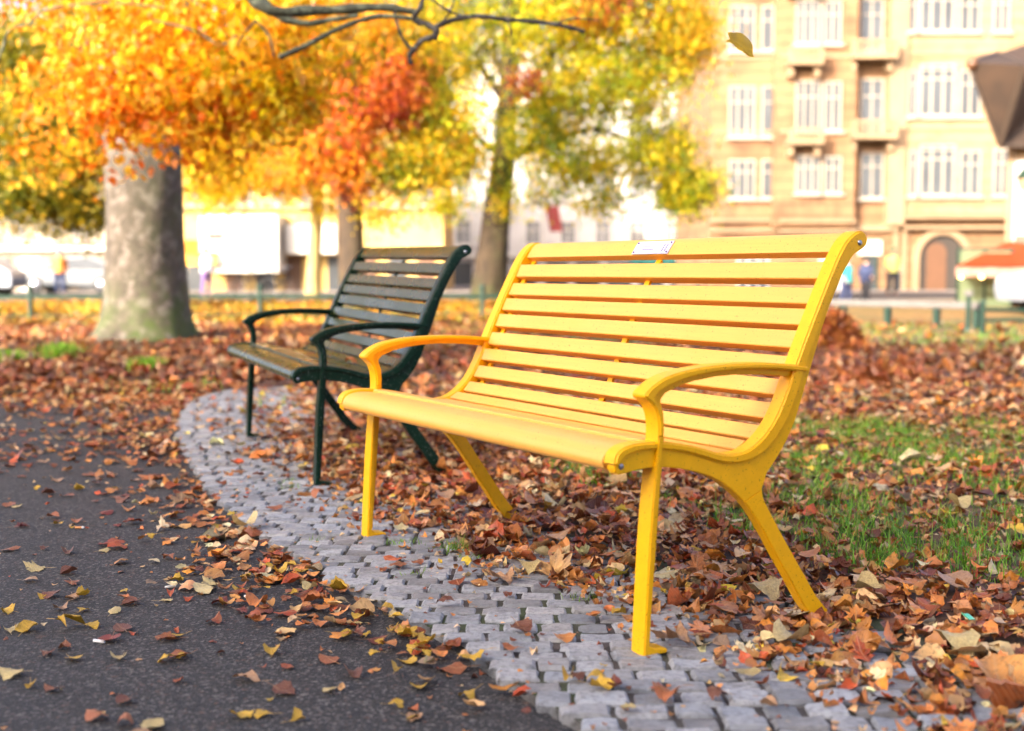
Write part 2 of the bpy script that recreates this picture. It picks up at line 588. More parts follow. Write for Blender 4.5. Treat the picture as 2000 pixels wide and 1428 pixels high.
def make_leaves(tmpl, pos, yaw, tilt, roll, scale, tint, curl=0.8, rg=rng, aspect=None):
    """arrays of many curled leaves: returns V, F, C"""
    V0, F0 = tmpl
    n, m = len(pos), len(V0)
    u, v = V0[:, 0][None, :], V0[:, 1][None, :]
    cu = rg.normal(0, curl, (n, 1)) + curl * 0.6
    cv = rg.normal(0, curl, (n, 1)) + curl * 0.3
    fo = rg.normal(0, curl * 0.35, (n, 1))
    tw = rg.normal(0, curl, (n, 1))
    rip = rg.uniform(0, 6.28, (n, 1))
    au = np.abs(u)
    z = cu * u * u + cv * v * v + fo * au + tw * u * v + 0.05 * curl * np.sin(9 * u + 11 * v + rip) + 0.035 * curl * np.sin(17 * u - 21 * v + 2 * rip) * (au * 3).clip(0, 1)
    z = z + rg.normal(0, 5 * curl, (n, 1)) * (au - 0.2).clip(0, 1) ** 2
    asp = rg.uniform(0.75, 1.1, (n, 1))
    P = np.stack([u * asp, v * np.ones((n, 1)), z], -1) * np.asarray(scale)[:, None, None]
    cy, sy = np.cos(yaw), np.sin(yaw)
    ct, st = np.cos(tilt), np.sin(tilt)
    cr, sr = np.cos(roll), np.sin(roll)
    O_, I_ = np.zeros(n), np.ones(n)
    Rz = np.stack([np.stack([cy, -sy, O_], -1), np.stack([sy, cy, O_], -1), np.stack([O_, O_, I_], -1)], 1)
    Rx = np.stack([np.stack([I_, O_, O_], -1), np.stack([O_, ct, -st], -1), np.stack([O_, st, ct], -1)], 1)
    Ry = np.stack([np.stack([cr, O_, sr], -1), np.stack([O_, I_, O_], -1), np.stack([-sr, O_, cr], -1)], 1)
    R = Rz @ Rx @ Ry
    W = np.einsum('nij,nmj->nmi', R, P) + np.asarray(pos)[:, None, :]
    F = F0[None] + (np.arange(n) * m)[:, None, None]
    C = np.repeat(np.asarray(tint)[:, None, :3], m, 1)
    L_ = np.stack([u * np.ones((n, 1)), v * np.ones((n, 1)), rip * np.ones((1, m))], -1)
    return W.reshape(-1, 3), F.reshape(-1, 3), np.concatenate([C, L_], -1).reshape(-1, 6)


def join_arrays(parts):
    Vs, Fs, Cs, o = [], [], [], 0
    for V, F, C in parts:
        Vs.append(V)
        Fs.append(F + o)
        Cs.append(C)
        o += len(V)
    return np.concatenate(Vs), np.concatenate(Fs), np.concatenate(Cs)


def palette(cols, n, rg=rng, var=0.22, w=None):
    cols = np.array(cols)
    idx = rg.choice(len(cols), n, p=None if w is None else np.array(w) / np.sum(w))
    c = cols[idx] * (1 + rg.normal(0, var, (n, 1))).clip(0.35, 1.8)
    c *= 1 + rg.normal(0, 0.06, (n, 3))
    return c.clip(0.004, 0.95)


LITTER = [(0.54, 0.185, 0.040), (0.30, 0.070, 0.017), (0.62, 0.255, 0.065), (0.15, 0.034, 0.015), (0.70, 0.40, 0.16), (0.78, 0.57, 0.29), (0.50, 0.080, 0.016), (0.76, 0.28, 0.035), (0.84, 0.56, 0.05)]
LITW = [24, 18, 20, 12, 16, 11, 9, 9, 2]

# ------------------------------------------------------------------ ground shape
OUTER = np.array([(-1.75, 9.05), (-1.95, 8.92), (-2.1, 8.5), (-2.04, 7.77), (-1.88, 6.96), (-1.71, 6.3), (-1.48, 5.6), (-1.19, 4.79), (-1.03, 4.41), (-0.85, 4.01), (-0.65, 3.64), (-0.49, 3.33), (-0.31, 3.07), (-0.21, 2.89), (-0.11, 2.72), (-0.02, 2.51), (0.05, 2.38), (0.15, 2.2), (0.40, 1.75), (0.75, 1.2)])
INNER = np.array([(-1.75, 9.05), (-1.72, 8.8), (-1.5, 7.77), (-1.25, 6.73), (-1.08, 5.93), (-0.86, 5.16), (-0.66, 4.67), (-0.45, 4.18), (-0.24, 3.82), (-0.03, 3.45), (0.30, 3.07), (0.45, 2.69), (0.72, 2.28), (1.1, 1.7), (1.5, 1.2)])


def xo(y):
    return np.interp(y, OUTER[::-1, 1], OUTER[::-1, 0])


def xi(y):
    return np.interp(y, INNER[::-1, 1], INNER[::-1, 0])


def hills(x, y):
    """gentle bumps of the park floor"""
    return 0.010 * np.sin(1.7 * x + 0.6) * np.sin(1.3 * y) + 0.012 * np.sin(0.7 * x - 0.9 * y) + 0.006 * np.sin(4.1 * x + 1.1 * y)


def soil_z(x, y):
    """park floor rises a little from the sett edge into the leaf bed"""
    t = np.clip((x - xi(y)) / 0.7, 0, 1)
    far = np.clip((y - 8.9) / 1.0, 0, 1)
    t = np.maximum(t, far)
    z = -0.012 + t * (0.022 + hills(x, y))
    return z


ASPH_Z = -0.020

# the wide ground sheet
me = py_mesh('ground', [(-400, -60, -0.06), (400, -60, -0.06), (400, 600, -0.06), (-400, 600, -0.06)], [(0, 1, 2, 3)])
tag(link('ground', me, M['paving']), kind='structure')

# asphalt path, left of the setts, its far edge bends away to the left
far_edge = [(-30, 8.0), (-9, 8.15), (-5.5, 8.3), (-3.45, 8.42), (-2.6, 8.5), (-2.08, 8.52)]
asp = [(x, y + 0.6) for x, y in far_edge] + [tuple(p) for p in OUTER[3:]] + [(1.2, 0.4), (2.0, -1.5), (3.0, -12), (-30, -12)]
me = py_mesh('asphalt_path', [(x, y, ASPH_Z) for x, y in asp], [tuple(range(len(asp)))[::-1]])
tag(link('asphalt_path', me, M['asphalt']), kind='structure')

# sand bed under the setts
ys = np.linspace(1.2, 9.0, 60)
Vb, Fb = [], []
for i, y in enumerate(ys):
    Vb += [(float(xo(y)) + 0.015, y, -0.0075), (float(xi(y)) + 0.55, y, -0.0075)]
    if i:
        a = 2 * (i - 1)
        Fb.append((a, a + 1, a + 3, a + 2))
tag(link('sett_bed', py_mesh('sett_bed', Vb, Fb), M['joint']), kind='structure')

# park floor under the leaves: near grid and far lawn
def grid_sheet(name, X, Y, zf, mat, keep=None):
    XX, YY = np.meshgrid(X, Y)
    ZZ = zf(XX, YY)
    V = np.stack([XX, YY, ZZ], -1).reshape(-1, 3)
    nx = len(X)
    F = []
    for j in range(len(Y) - 1):
        for i in range(nx - 1):
            if keep is None or keep(0.5 * (X[i] + X[i + 1]), 0.5 * (Y[j] + Y[j + 1])):
                a = j * nx + i
                F.append((a, a + 1, a + nx + 1, a + nx))
    return tag(link(name, py_mesh(name, V, F), mat), kind='structure')


V, F = [], []
ys = np.linspace(-2.0, 9.05, 120)
us = np.concatenate([np.linspace(0.02, 4, 60), np.linspace(4.4, 34, 30)])
for j, y in enumerate(ys):
    for u in us:
        x = float(xi(max(y, 1.2))) + 0.12 + u + (0 if y > 1.2 else (1.2 - y) * 0.7)
        V.append((x, y, float(soil_z(x, y)) - 0.004))
for j in range(len(ys) - 1):
    for i in range(len(us) - 1):
        a = j * len(us) + i
        F.append((a, a + 1, a + len(us) + 1, a + len(us)))
tag(link('park_floor', py_mesh('park_floor', V, F), M['soil']), kind='structure')

edge = lambda x: np.interp(x, [p[0] for p in far_edge] + [-1.75, 40], [p[1] for p in far_edge] + [9.05, 9.05])
V, F = [], []
xs = np.concatenate([np.linspace(-30, -8, 24), np.linspace(-7.6, 7, 70), np.linspace(7.5, 34, 30)])
vs = np.linspace(0, 1, 60)
for v in vs:
    for x in xs:
        y0 = float(edge(x))
        y = y0 + v * (19.5 - y0)
        V.append((x, y, float(0.010 + hills(x, y) * min(1, v * 6)) - 0.004))
for j in range(len(vs) - 1):
    for i in range(len(xs) - 1):
        a = j * len(xs) + i
        F.append((a, a + 1, a + len(xs) + 1, a + len(xs)))
tag(link('leaf_covered_lawn', py_mesh('leaf_covered_lawn', V, F), M['soil']), kind='structure')
tag(link('far_lawn', py_mesh('far_lawn', [(-60, 19.5, 0.0), (60, 19.5, 0.0), (60, 37, -0.01), (-60, 37, -0.01)], [(0, 1, 2, 3)]), M['lawn']), kind='structure')
tag(link('street', py_mesh('street', [(-120, 42, -0.03), (120, 42, -0.03), (120, 50, -0.03), (-120, 50, -0.03)], [(0, 1, 2, 3)]), M['asphalt']), kind='structure')

# ------------------------------------------------------------------ granite setts: rows of worn blocks
def build_setts():
    V, F, C = [], [], []
    r = random.Random(3)
    y = 1.25
    row = 0
    g = 5
    GP = (-1, -0.86, 0.0, 0.86, 1)
    while y < 9.0:
        dep = r.uniform(0.060, 0.078)
        yc = y + dep / 2
        x0, x1 = float(xo(yc)), float(xi(yc)) + 0.38
        x = x0 + (0.0 if row % 2 else r.uniform(-0.02, 0.0)) + r.uniform(0, 0.012)
        first = True
        while x < x1:
            w = r.uniform(0.072, 0.112) * (0.9 if first else 1.0)
            cx = x + w / 2
            top = r.uniform(-0.005, 0.005)
            skew = r.uniform(-0.05, 0.05)
            tone = r.choice((r.uniform(0.19, 0.27), r.uniform(0.27, 0.39), r.uniform(0.27, 0.39)))
            warm = r.uniform(-0.012, 0.012)
            c = (tone * 0.95 + warm, tone * 0.955, tone * 0.965 - warm)
            hw, hd = w / 2 - r.uniform(0.0005, 0.004), dep / 2 - r.uniform(0.0005, 0.0035)
            b = len(V)
            ph = r.uniform(0, 6)
            cut = [r.uniform(0.80, 0.95) for _ in range(4)]
            for j in range(g):
                for i in range(g):
                    a, d = GP[i], GP[j]
                    e = max(abs(a), abs(d))
                    px, py = a * hw, d * hd
                    if abs(a) == 1 and abs(d) == 1:
                        q = cut[(a > 0) + 2 * (d > 0)]
                        px *= q
                        py *= q
                    elif e == 1:
                        px += r.uniform(-0.003, 0.003)
                        py += r.uniform(-0.003, 0.003)
                    if e == 1:
                        z = top - 0.0065
                    else:
                        z = top + 0.0018 * math.sin(5 * a + ph) + r.uniform(-0.0016, 0.0016)
                    yy = yc + py + skew * px
                    V.append((cx + px, yy, z))
                    C.append(c)
            for j in range(g - 1):
                for i in range(g - 1):
                    q = b + j * g + i
                    F.append((q, q + 1, q + g + 1, q + g))
            rim = [b + i for i in range(g)] + [b + j * g + g - 1 for j in range(1, g)] + [b + (g - 1) * g + i for i in range(g - 2, -1, -1)] + [b + j * g for j in range(g - 2, 0, -1)]
            s = len(V)
            for q in rim:
                p = V[q]
                V.append((p[0], p[1], -0.05))
                C.append(c)
            n = len(rim)
            for t in range(n):
                u = (t + 1) % n
                F.append((rim[u], rim[t], s + t, s + u))
            x += w + r.uniform(0.002, 0.0075)
            first = False
        y += dep + r.uniform(0.0015, 0.005)
        row += 1
    me = py_mesh('cobblestone_edging', V, F, True)
    me.set_sharp_from_angle(angle=math.radians(28))
    a = me.attributes.new('tint', 'FLOAT_COLOR', 'POINT')
    a.data.foreach_set('color', np.array([(q[0], q[1], q[2], 1) for q in C], np.float32).ravel())
    tag(link('cobblestone_edging', me, M['sett']), kind='structure')


build_setts()

# ------------------------------------------------------------------ benches
L_B = 1.3748
FL_FRONT = [(0.0, .425), (.003, .438), (.010, .450), (.03, .461), (.06, .4655), (.10, .4655), (.14, .463), (.175, .457), (.214, .449), (.25, .439), (.285, .428), (.32, .422), (.36, .4245), (.394, .438), (.43, .465), (.46, .501), (.485, .546), (.505, .590), (.525, .634), (.546, .678), (.567, .719), (.593, .770), (.62, .821), (.645, .866), (.667, .897), (.687, .915), (.705, .925), (.721, .927), (.735, .920), (.742, .907), (.738, .893), (.724, .884)]
FL_BACK = [(.703, .874), (.682, .855), (.643, .800), (.612, .748), (.588, .697), (.567, .652), (.546, .606), (.528, .562), (.509, .518), (.484, .478), (.455, .446), (.425, .421), (.382, .404), (.339, .4005), (.297, .405), (.256, .417), (.215, .430), (.174, .440), (.131, .446), (.086, .449), (.055, .4465), (.03, .439), (.017, .428), (.010, .418)]
WEB = [(.006, .421), (.006, .410), (.014, .401), (.028, .402), (.058, .407), (.10, .409), (.14, .407), (.184, .40), (.224, .39), (.266, .377), (.299, .361), (.333, .338), (.368, .309), (.4225, .333), (.437, .369), (.463, .397), (.495, .437), (.521, .482), (.545, .543), (.566, .598), (.585, .648), (.603, .697), (.623, .742), (.644, .782), (.668, .826), (.69, .855), (.706, .878), (.70, .892), (.672, .868), (.645, .825), (.612, .766), (.586, .715), (.56, .66), (.535, .604), (.515, .558), (.49, .51), (.465, .473), (.43, .437), (.39, .414), (.34, .409), (.30, .414), (.255, .427), (.21, .440), (.17, .448), (.12, .455), (.08, .456), (.045, .451), (.022, .440), (.010, .430)]
REAR_LEG = [(.368, .309), (.384, .292), (.405, .267), (.438, .222), (.471, .172), (.517, .106), (.555, .049), (.587, .012), (.612, -.004), (.640, -.010), (.658, -.008), (.664, .001), (.655, .010), (.631, .027), (.60, .060), (.579, .089), (.536, .150), (.515, .180), (.484, .224), (.461, .258), (.438, .293), (.426, .314), (.4225, .333)]
LEG_FLANGE = [(.080, 0), (.090, .194), (.098, .307), (.107, .40), (.112, .445), (.1145, .475), (.1285, .475), (.126, .445), (.120, .40), (.1135, .307), (.105, .194), (.096, .020), (.108, .013), (.142, .008), (.145, .002), (.142, -.002), (.081, -.002)]
LEG_WEB = [(.092, .022), (.104, .022), (.107, .072), (.113, .142), (.12, .226), (.126, .31), (.132, .386), (.138, .43), (.1395, .475), (.118, .475), (.112, .44), (.105, .35), (.095, .194)]
ARM_TOP = [(.1145, .475), (.115, .492), (.1125, .515), (.105, .536), (.093, .551), (.080, .561), (.078, .568), (.083, .575), (.096, .585), (.123, .600), (.159, .611), (.21, .619), (.263, .6235), (.334, .6255), (.42, .624), (.509, .617), (.553, .611)]
ARM_LOW = [(.553, .599), (.509, .602), (.443, .609), (.357, .612), (.294, .610), (.232, .605), (.18, .596), (.141, .584), (.115, .572), (.107, .563), (.110, .550), (.122, .532), (.1285, .512), (.130, .492), (.1285, .475)]
ARM_WEB = [(.118, .475), (.1395, .475), (.1405, .495), (.138, .525), (.131, .545), (.130, .555), (.142, .568), (.181, .5825), (.222, .591), (.283, .598), (.346, .600), (.432, .596), (.517, .587), (.517, .607), (.44, .614), (.346, .617), (.283, .616), (.222, .609), (.17, .600), (.125, .585), (.102, .571), (.104, .558), (.118, .535), (.121, .51)]
SLATS = [((.627, .816), (.644, .853)), ((.597, .757), (.615, .792)), ((.572, .707), (.588, .742)), ((.546, .654), (.562, .691)), ((.517, .596), (.533, .632)), ((.492, .546), (.506, .579)), ((.464, .492), (.482, .525)), ((.424, .446), (.449, .476)), ((.374, .4255), (.405, .444)),
         ((.314, .421), (.366, .4225)), ((.260, .434), (.308, .4225)), ((.206, .449), (.253, .4365)), ((.156, .459), (.200, .4515)), ((.1045, .4655), (.150, .461))]


def round_slat(lo, up, th=0.026, r=0.0038):
    """rounded board section with its face from lo to up"""
    lo, up = np.array(lo), np.array(up)
    t = (up - lo) / np.linalg.norm(up - lo)
    if th > 0.035:
        lo, up = lo - t * 0.0022, up + t * 0.0022
    nrm = np.array([t[1], -t[0]])          # into the back
    if nrm[1] > 0.2 or (abs(nrm[1]) <= 0.2 and nrm[0] < 0):
        nrm = -nrm
    a = [lo, up, up + nrm * th, lo + nrm * th]
    out = []
    for i in range(4):
        p, q, s = a[i - 1], a[i], a[(i + 1) % 4]
        d1 = (p - q) / np.linalg.norm(p - q)
        d2 = (s - q) / np.linalg.norm(s - q)
        for k in range(4):
            w = k / 3 * PI / 2
            c = q + d1 * r + d2 * r
            out.append(tuple(c - d2 * r * math.cos(w) - d1 * r * math.sin(w)))
    return out


TOP_SLAT = catmull([(.669, .878), (.676, .891), (.691, .911), (.706, .9215), (.7205, .9235), (.733, .917), (.739, .906), (.735, .896), (.722, .886)], 3) + [(.702, .876), (.690, .864)]
NOSE_SLAT = catmull([(.1005, .4575), (.06, .4595), (.03, .456), (.012, .447), (.002, .434), (.000, .421), (.006, .410), (.017, .4055), (.03, .408)], 3) + [(.055, .432), (.1005, .437)]


def make_bench(loc, rot, L, fm, sm, plaque, label, bolt_mat):
    root = empty('park_bench', loc, rot)
    tag(root, label, 'bench', 'park benches on the setts')
    W = 0.045
    flange = catmull(FL_FRONT, 3) + catmull(FL_BACK, 2)
    arm = catmull(ARM_TOP, 3) + catmull(ARM_LOW, 3)
    for s, xa in ((-1, -W), (1, L)):
        xc = xa + W / 2
        bm = bmesh.new()
        extrude_poly(bm, flange, xa, xa + W, 0.0045, 3)
        extrude_poly(bm, WEB, xc - 0.0150, xc + 0.0150, 0.002, 2)
        fr = from_bm('side_frame', bm, fm, root, True, 50, True)
        bm = bmesh.new()
        extrude_poly(bm, catmull(LEG_FLANGE[:6], 3) + LEG_FLANGE[6:], xc - 0.0245, xc + 0.0245, 0.004, 3)
        extrude_poly(bm, LEG_WEB, xc - 0.0125, xc + 0.0125, 0.002, 2)
        from_bm('front_leg', bm, fm, fr, True, 50, True)
        bm = bmesh.new()
        extrude_poly(bm, REAR_LEG, xc - 0.0153, xc + 0.0153, 0.0022, 2)
        from_bm('rear_leg', bm, fm, fr, True, 50, True)
        bm = bmesh.new()
        extrude_poly(bm, arm, xc - 0.026, xc + 0.026, 0.0045, 3)
        extrude_poly(bm, ARM_WEB, xc - 0.011, xc + 0.011, 0.002, 2)
        from_bm('armrest', bm, fm, fr, True, 50, True)
        for by_, bz_, dx in ((.0215, .418, 0.0150), (.713, .899, W / 2)):
            bm = bmesh.new()
            bmesh.ops.create_uvsphere(bm, u_segments=12, v_segments=6, radius=0.0068)
            bmesh.ops.transform(bm, matrix=Matrix.Translation((xc + s * (dx + 0.0005), by_, bz_)) @ Matrix.Diagonal((0.5, 1, 1, 1)), verts=bm.verts)
            bmesh.ops.create_cone(bm, cap_ends=True, segments=6, radius1=0.0035, radius2=0.0035, depth=0.002,
                                  matrix=Matrix.Translation((xc + s * (dx + 0.0042), by_, bz_)) @ Matrix.Rotation(PI / 2, 4, 'Y'))
            from_bm('bolt', bm, bolt_mat, fr, True)
    sections = [TOP_SLAT] + [round_slat(a, b, 0.041 if q < 7 else 0.030 if q < 9 else 0.025) for q, (a, b) in enumerate(SLATS)] + [NOSE_SLAT]
    for sec in sections:
        bm = bmesh.new()
        extrude_poly(bm, sec, 0.0008, L - 0.0008, 0.0012, 1)
        from_bm('slat', bm, sm, root, True, 40, True)
    # flat straps that carry the slats from behind
    path = [(.086, .424), (.13, .437), (.175, .430), (.23, .416), (.285, .402), (.33, .397), (.385, .402), (.434, .421), (.473, .451), (.502, .492), (.525, .540), (.550, .597), (.580, .660), (.610, .722), (.638, .781), (.664, .828), (.69, .862)]
    cen = catmull(path, 2)
    for xs_ in (0.018, L / 2, L - 0.018):
        up_, dn_ = [], []
        for i, p in enumerate(cen):
            a, b = np.array(cen[max(i - 1, 0)]), np.array(cen[min(i + 1, len(cen) - 1)])
            t = (b - a) / np.linalg.norm(b - a)
            n = np.array([t[1], -t[0]])
            up_.append(tuple(np.array(p) - n * 0.004))
            dn_.append(tuple(np.array(p) + n * 0.004))
        bm = bmesh.new()
        extrude_poly(bm, up_ + dn_[::-1], xs_ - 0.011, xs_ + 0.011, 0.0)
        from_bm('support_strap', bm, fm, root)
    if plaque:
        lo, up = np.array((.6745, .8885)), np.array((.6905, .9105))
        t = up - lo
        t /= np.linalg.norm(t)
        n = np.array([-t[1], t[0]])
        # plate frame: x along the bench, t up the face, n out of it
        def P(x, a, o):
            q = lo + t * a + n * o
            return Vector((x, q[0], q[1]))

        def slab(bm, x0, x1, a0, a1, o0, o1):
            v = [bm.verts.new(P(x, a, o)) for o in (o0, o1) for a in (a0, a1) for x in (x0, x1)]
            for f in ((0, 1, 3, 2), (4, 6, 7, 5), (0, 4, 5, 1), (2, 3, 7, 6), (0, 2, 6, 4), (1, 5, 7, 3)):
                bm.faces.new([v[i] for i in f])
        x0, x1 = 0.583, 0.749
        a0, a1 = -0.011, 0.0335
        bm = bmesh.new()
        slab(bm, x0, x1, a0, a1, 0.0008, 0.0036)
        pl = from_bm('plaque', bm, M['plate'], root)
        pl['label'] = 'small white engraved plate on the top slat'
        for xx in (x0 + 0.007, x1 - 0.007):
            for aa in (a0 + 0.006, a1 - 0.006):
                bm = bmesh.new()
                c = P(xx, aa, 0.0038)
                bmesh.ops.create_uvsphere(bm, u_segments=8, v_segments=6, radius=0.0030, matrix=Matrix.Translation(c))
                from_bm('screw', bm, M['plate_print'], pl, True)
        bm = bmesh.new()
        rr = random.Random(5)
        for aa, hgt, xe in ((0.0235, 0.0016, 0.655), (0.0145, 0.0016, 0.662)):
            x = 0.600
            while x < xe:
                w = rr.uniform(0.003, 0.010)
                slab(bm, x, x + w, aa, aa + hgt, 0.0036, 0.0038)
                x += w + rr.uniform(0.0010, 0.0022)
        from_bm('text_lines', bm, M['plate_grey'], pl)
        bm = bmesh.new()
        x = 0.622
        while x < 0.675:
            w = rr.uniform(0.005, 0.011)
            slab(bm, x, x + w, 0.003, 0.0052, 0.0036, 0.0038)
            x += w + 0.0014
        from_bm('bold_text_line', bm, M['plate_print'], pl)
        for xx in (0.715, 0.728):
            bm = bmesh.new()
            for q in range(3):
                slab(bm, xx + 0.0004 * q, xx + 0.0045, -0.002 + q * 0.0085, 0.0050 + q * 0.0085, 0.0036, 0.0038)
            from_bm('printed_mark', bm, M['plate_print'], pl)
    return root


yb = make_bench((-0.521949, 3.815579, 0.0), (0, 0, -1.02344), L_B, M['yellow_frame'], M['yellow_slat'], True,
                'bright yellow slatted bench with curved arms and a white plate', M['steel'])
gb = make_bench((-1.3803, 6.0819, 0.0165), (0.0155, 0.0116, -1.1784), L_B, M['green_frame'], M['green_slat'], False,
                'dark green slatted bench behind the yellow one', M['steel'])

# ------------------------------------------------------------------ leaf litter (nobody could count it)
def scatter(n, x0, x1, y0, y1, rg):
    return np.stack([rg.uniform(x0, x1, n), rg.uniform(y0, y1, n)], -1)


def vnoise(x, y, s, seed=0):
    """smooth value noise 0..1"""
    r = np.random.default_rng(seed)
    T = r.random((64, 64))
    x, y = x / s + 31.7, y / s + 17.3
    i, j = np.floor(x).astype(int), np.floor(y).astype(int)
    fx, fy = x - i, y - j
    fx, fy = fx * fx * (3 - 2 * fx), fy * fy * (3 - 2 * fy)
    g = lambda a, b: T[a % 64, b % 64]
    return (g(i, j) * (1 - fx) + g(i + 1, j) * fx) * (1 - fy) + (g(i, j + 1) * (1 - fx) + g(i + 1, j + 1) * fx) * fy


def in_view(p, margin=0.9):
    return np.abs(p[:, 0]) < 0.411 * p[:, 1] + margin


def grassness(x, y):
    """where green shows through the leaves, right of the bench"""
    g = 0.55 * vnoise(x, y, 0.55, 4) + 0.45 * vnoise(x, y, 0.22, 5)
    zone = np.clip((x - xi(y) - 0.72) / 0.5, 0, 1) * np.clip((y - 2.85) / 0.6, 0, 1) * np.clip((7.2 - y) / 0.7, 0, 1)
    band = np.clip(1 - np.abs(y - 4.3 - 0.55 * (x - 1.2)) / 2.6, 0, 1)
    return np.clip(g * 1.5 - 0.24, 0, 1) * zone * (0.55 + 0.6 * band)


def litter():
    parts = []
    rg = np.random.default_rng(21)

    def put(p, z, size, cols, w, tilt=0.42, curl=0.9, mixt=((T_FINE, .44), (T_FINEW, .26), (T_LIME, .16), (T_MAPLE, .07), (T_OAK, .07)), tone=None):
        idx = rg.choice(len(mixt), len(p), p=[q for _, q in mixt])
        tint = palette(cols, len(p), rg, 0.25, w)
        if tone is not None:
            tint = tint * tone[:, None]
        for q, (tm, _) in enumerate(mixt):
            s = idx == q
            k_ = int(s.sum())
            if not k_:
                continue
            sc = rg.lognormal(math.log(size), 0.28, k_) * (1.25 if (tm is T_MAPLE or tm is T_OAK) else 1)
            parts.append(make_leaves(tm, np.column_stack([p[s], z[s]]), rg.uniform(0, 6.28, k_), rg.normal(0, tilt, k_), rg.normal(0, tilt, k_), sc, tint[s], curl, rg))

    # near bed right of the setts
    p = scatter(18000, -2.4, 4.2, 1.6, 9.3, rg)
    d = p[:, 0] - xi(p[:, 1])
    keep = (rg.random(len(p)) < np.clip((d + 0.10) / 0.30, 0, 1)) & in_view(p)
    keep &= rg.random(len(p)) > np.clip((grassness(p[:, 0], p[:, 1]) - 0.26) * 2.6, 0, 0.66)
    p = p[keep]
    d = d[keep]
    z = soil_z(p[:, 0], p[:, 1]) + 0.006 + rg.random(len(p)) ** 1.6 * 0.028 * np.clip(d / 0.4 + 0.2, 0, 1)
    # under the bench and near: a second heap of leaves
    put(p, z, 0.050, LITTER, LITW, 0.28, 0.7)
    p = scatter(9000, -2.2, 2.4, 1.9, 6.4, rg)
    d = p[:, 0] - xi(p[:, 1])
    keep = (d > 0.0) & in_view(p) & (rg.random(len(p)) < np.clip(1.25 - grassness(p[:, 0], p[:, 1]) * 2.6, 0.1, 1)) & (d < 1.9)
    p = p[keep]
    d = d[keep]
    z = soil_z(p[:, 0], p[:, 1]) + 0.010 + rg.random(len(p)) * 0.016 * np.clip(d / 0.3, 0.1, 1)
    put(p, z, 0.045, LITTER, LITW, 0.32, 0.75)
    # larger whole leaves lying on top
    p = scatter(1500, -2.2, 3.4, 1.9, 7.5, rg)
    d = p[:, 0] - xi(p[:, 1])
    p = p[(d > 0.02) & in_view(p) & (rg.random(len(p)) < 0.8 - 1.0 * grassness(p[:, 0], p[:, 1]))]
    z = soil_z(p[:, 0], p[:, 1]) + 0.025 + rg.random(len(p)) * 0.010
    put(p, z, 0.072, LITTER + [(0.66, 0.42, 0.20), (0.70, 0.54, 0.33), (0.58, 0.20, 0.06)], LITW + [16, 10, 14], 0.15, 0.42, ((T_FINE, .2), (T_FINEW, .2), (T_LIME, .3), (T_MAPLE, .2), (T_OAK, .1)))
    # small crumbs of broken leaves in the bed
    p = scatter(16000, -2.2, 3.0, 1.9, 7.0, rg)
    d = p[:, 0] - xi(p[:, 1])
    keep = (rg.random(len(p)) < np.clip((d + 0.22) / 0.3, 0, 1)) & in_view(p)
    p = p[keep]
    z = soil_z(p[:, 0], p[:, 1]) + 0.012 + rg.random(len(p)) * 0.010
    put(p, z, 0.024, LITTER, LITW, 0.5, 0.9, ((T_OVAL, .6), (T_WIDE, .4)))
    # middle and far bed
    p = scatter(26000, -9.5, 9.5, 8.3, 20.5, rg)
    lawn = vnoise(p[:, 0], p[:, 1], 2.6, 9)
    pale = (p[:, 0] > 2.5) & (p[:, 1] > 14)
    keep = (p[:, 1] > edge(p[:, 0]) - 0.05) & in_view(p) & (rg.random(len(p)) < np.where(pale, 0.16, np.clip(1.5 - lawn, 0.35, 1)))
    p = p[keep]
    z = 0.012 + hills(p[:, 0], p[:, 1]) + rg.random(len(p)) * 0.03
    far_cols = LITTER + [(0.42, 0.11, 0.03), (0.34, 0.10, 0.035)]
    put(p, z, 0.080, [tuple(q * 0.72 for q in c) for c in far_cols], LITW + [30, 26], 0.30, 0.7, ((T_OVAL, .5), (T_WIDE, .5)))  # same litter colours, darkened here to offset the sun on the far bed
    # on the setts near the green bench, thin nearer the camera
    p = scatter(5200, -2.3, 0.9, 2.0, 9.0, rg)
    a, b = xo(p[:, 1]), xi(p[:, 1])
    on = (p[:, 0] > a) & (p[:, 0] < b)
    t = (p[:, 0] - a) / np.maximum(b - a, 0.05)
    dens = np.interp(p[:, 1], [2, 4.2, 5.0, 6.0, 9], [0.02, 0.03, 0.10, 0.34, 0.5]) * np.clip(t * 2.0, 0.06, 1)
    keep = on & (rg.random(len(p)) < dens)
    p = p[keep]
    put(p, np.full(len(p), 0.008), 0.052, LITTER, LITW, 0.16, 0.6)
    # drift in the gutter along the setts
    p = scatter(24000, -4.0, 0.6, 1.9, 8.6, rg)
    g = xo(p[:, 1]) - p[:, 0]
    clump = vnoise(p[:, 0], p[:, 1], 0.22, 12)
    wdt = np.interp(p[:, 1], [2.0, 2.7, 3.2, 4.2, 5.6, 7, 8.5], [0.02, 0.26, 0.34, 0.24, 0.30, 0.55, 0.9])
    amt = np.interp(p[:, 1], [2.0, 2.6, 3.0, 3.6, 4.2, 5.2, 6.5, 8.5], [0.0, 0.30, 1.0, 0.95, 0.60, 0.65, 0.9, 1.0])
    keep = (g > -0.01) & (rg.random(len(p)) < amt * np.exp(-(g / np.maximum(wdt, 0.02)) ** 2) * np.clip(clump * 2.2 - 0.25, 0, 1))
    p = p[keep]
    put(p, ASPH_Z + 0.006 + rg.random(len(p)) * 0.012, 0.044, LITTER, LITW, 0.16, 0.6)
    # leaves blown over the far edge of the asphalt and a loose band across it
    p = scatter(9000, -4.2, -1.6, 5.2, 9.0, rg)
    e = edge(p[:, 0]) - p[:, 1]
    dens = np.exp(-(np.maximum(e, 0) / 0.45) ** 2) * 0.9 + 0.10 * np.exp(-((p[:, 1] - 5.6 + 0.25 * p[:, 0]) / 0.5) ** 2) + 0.035
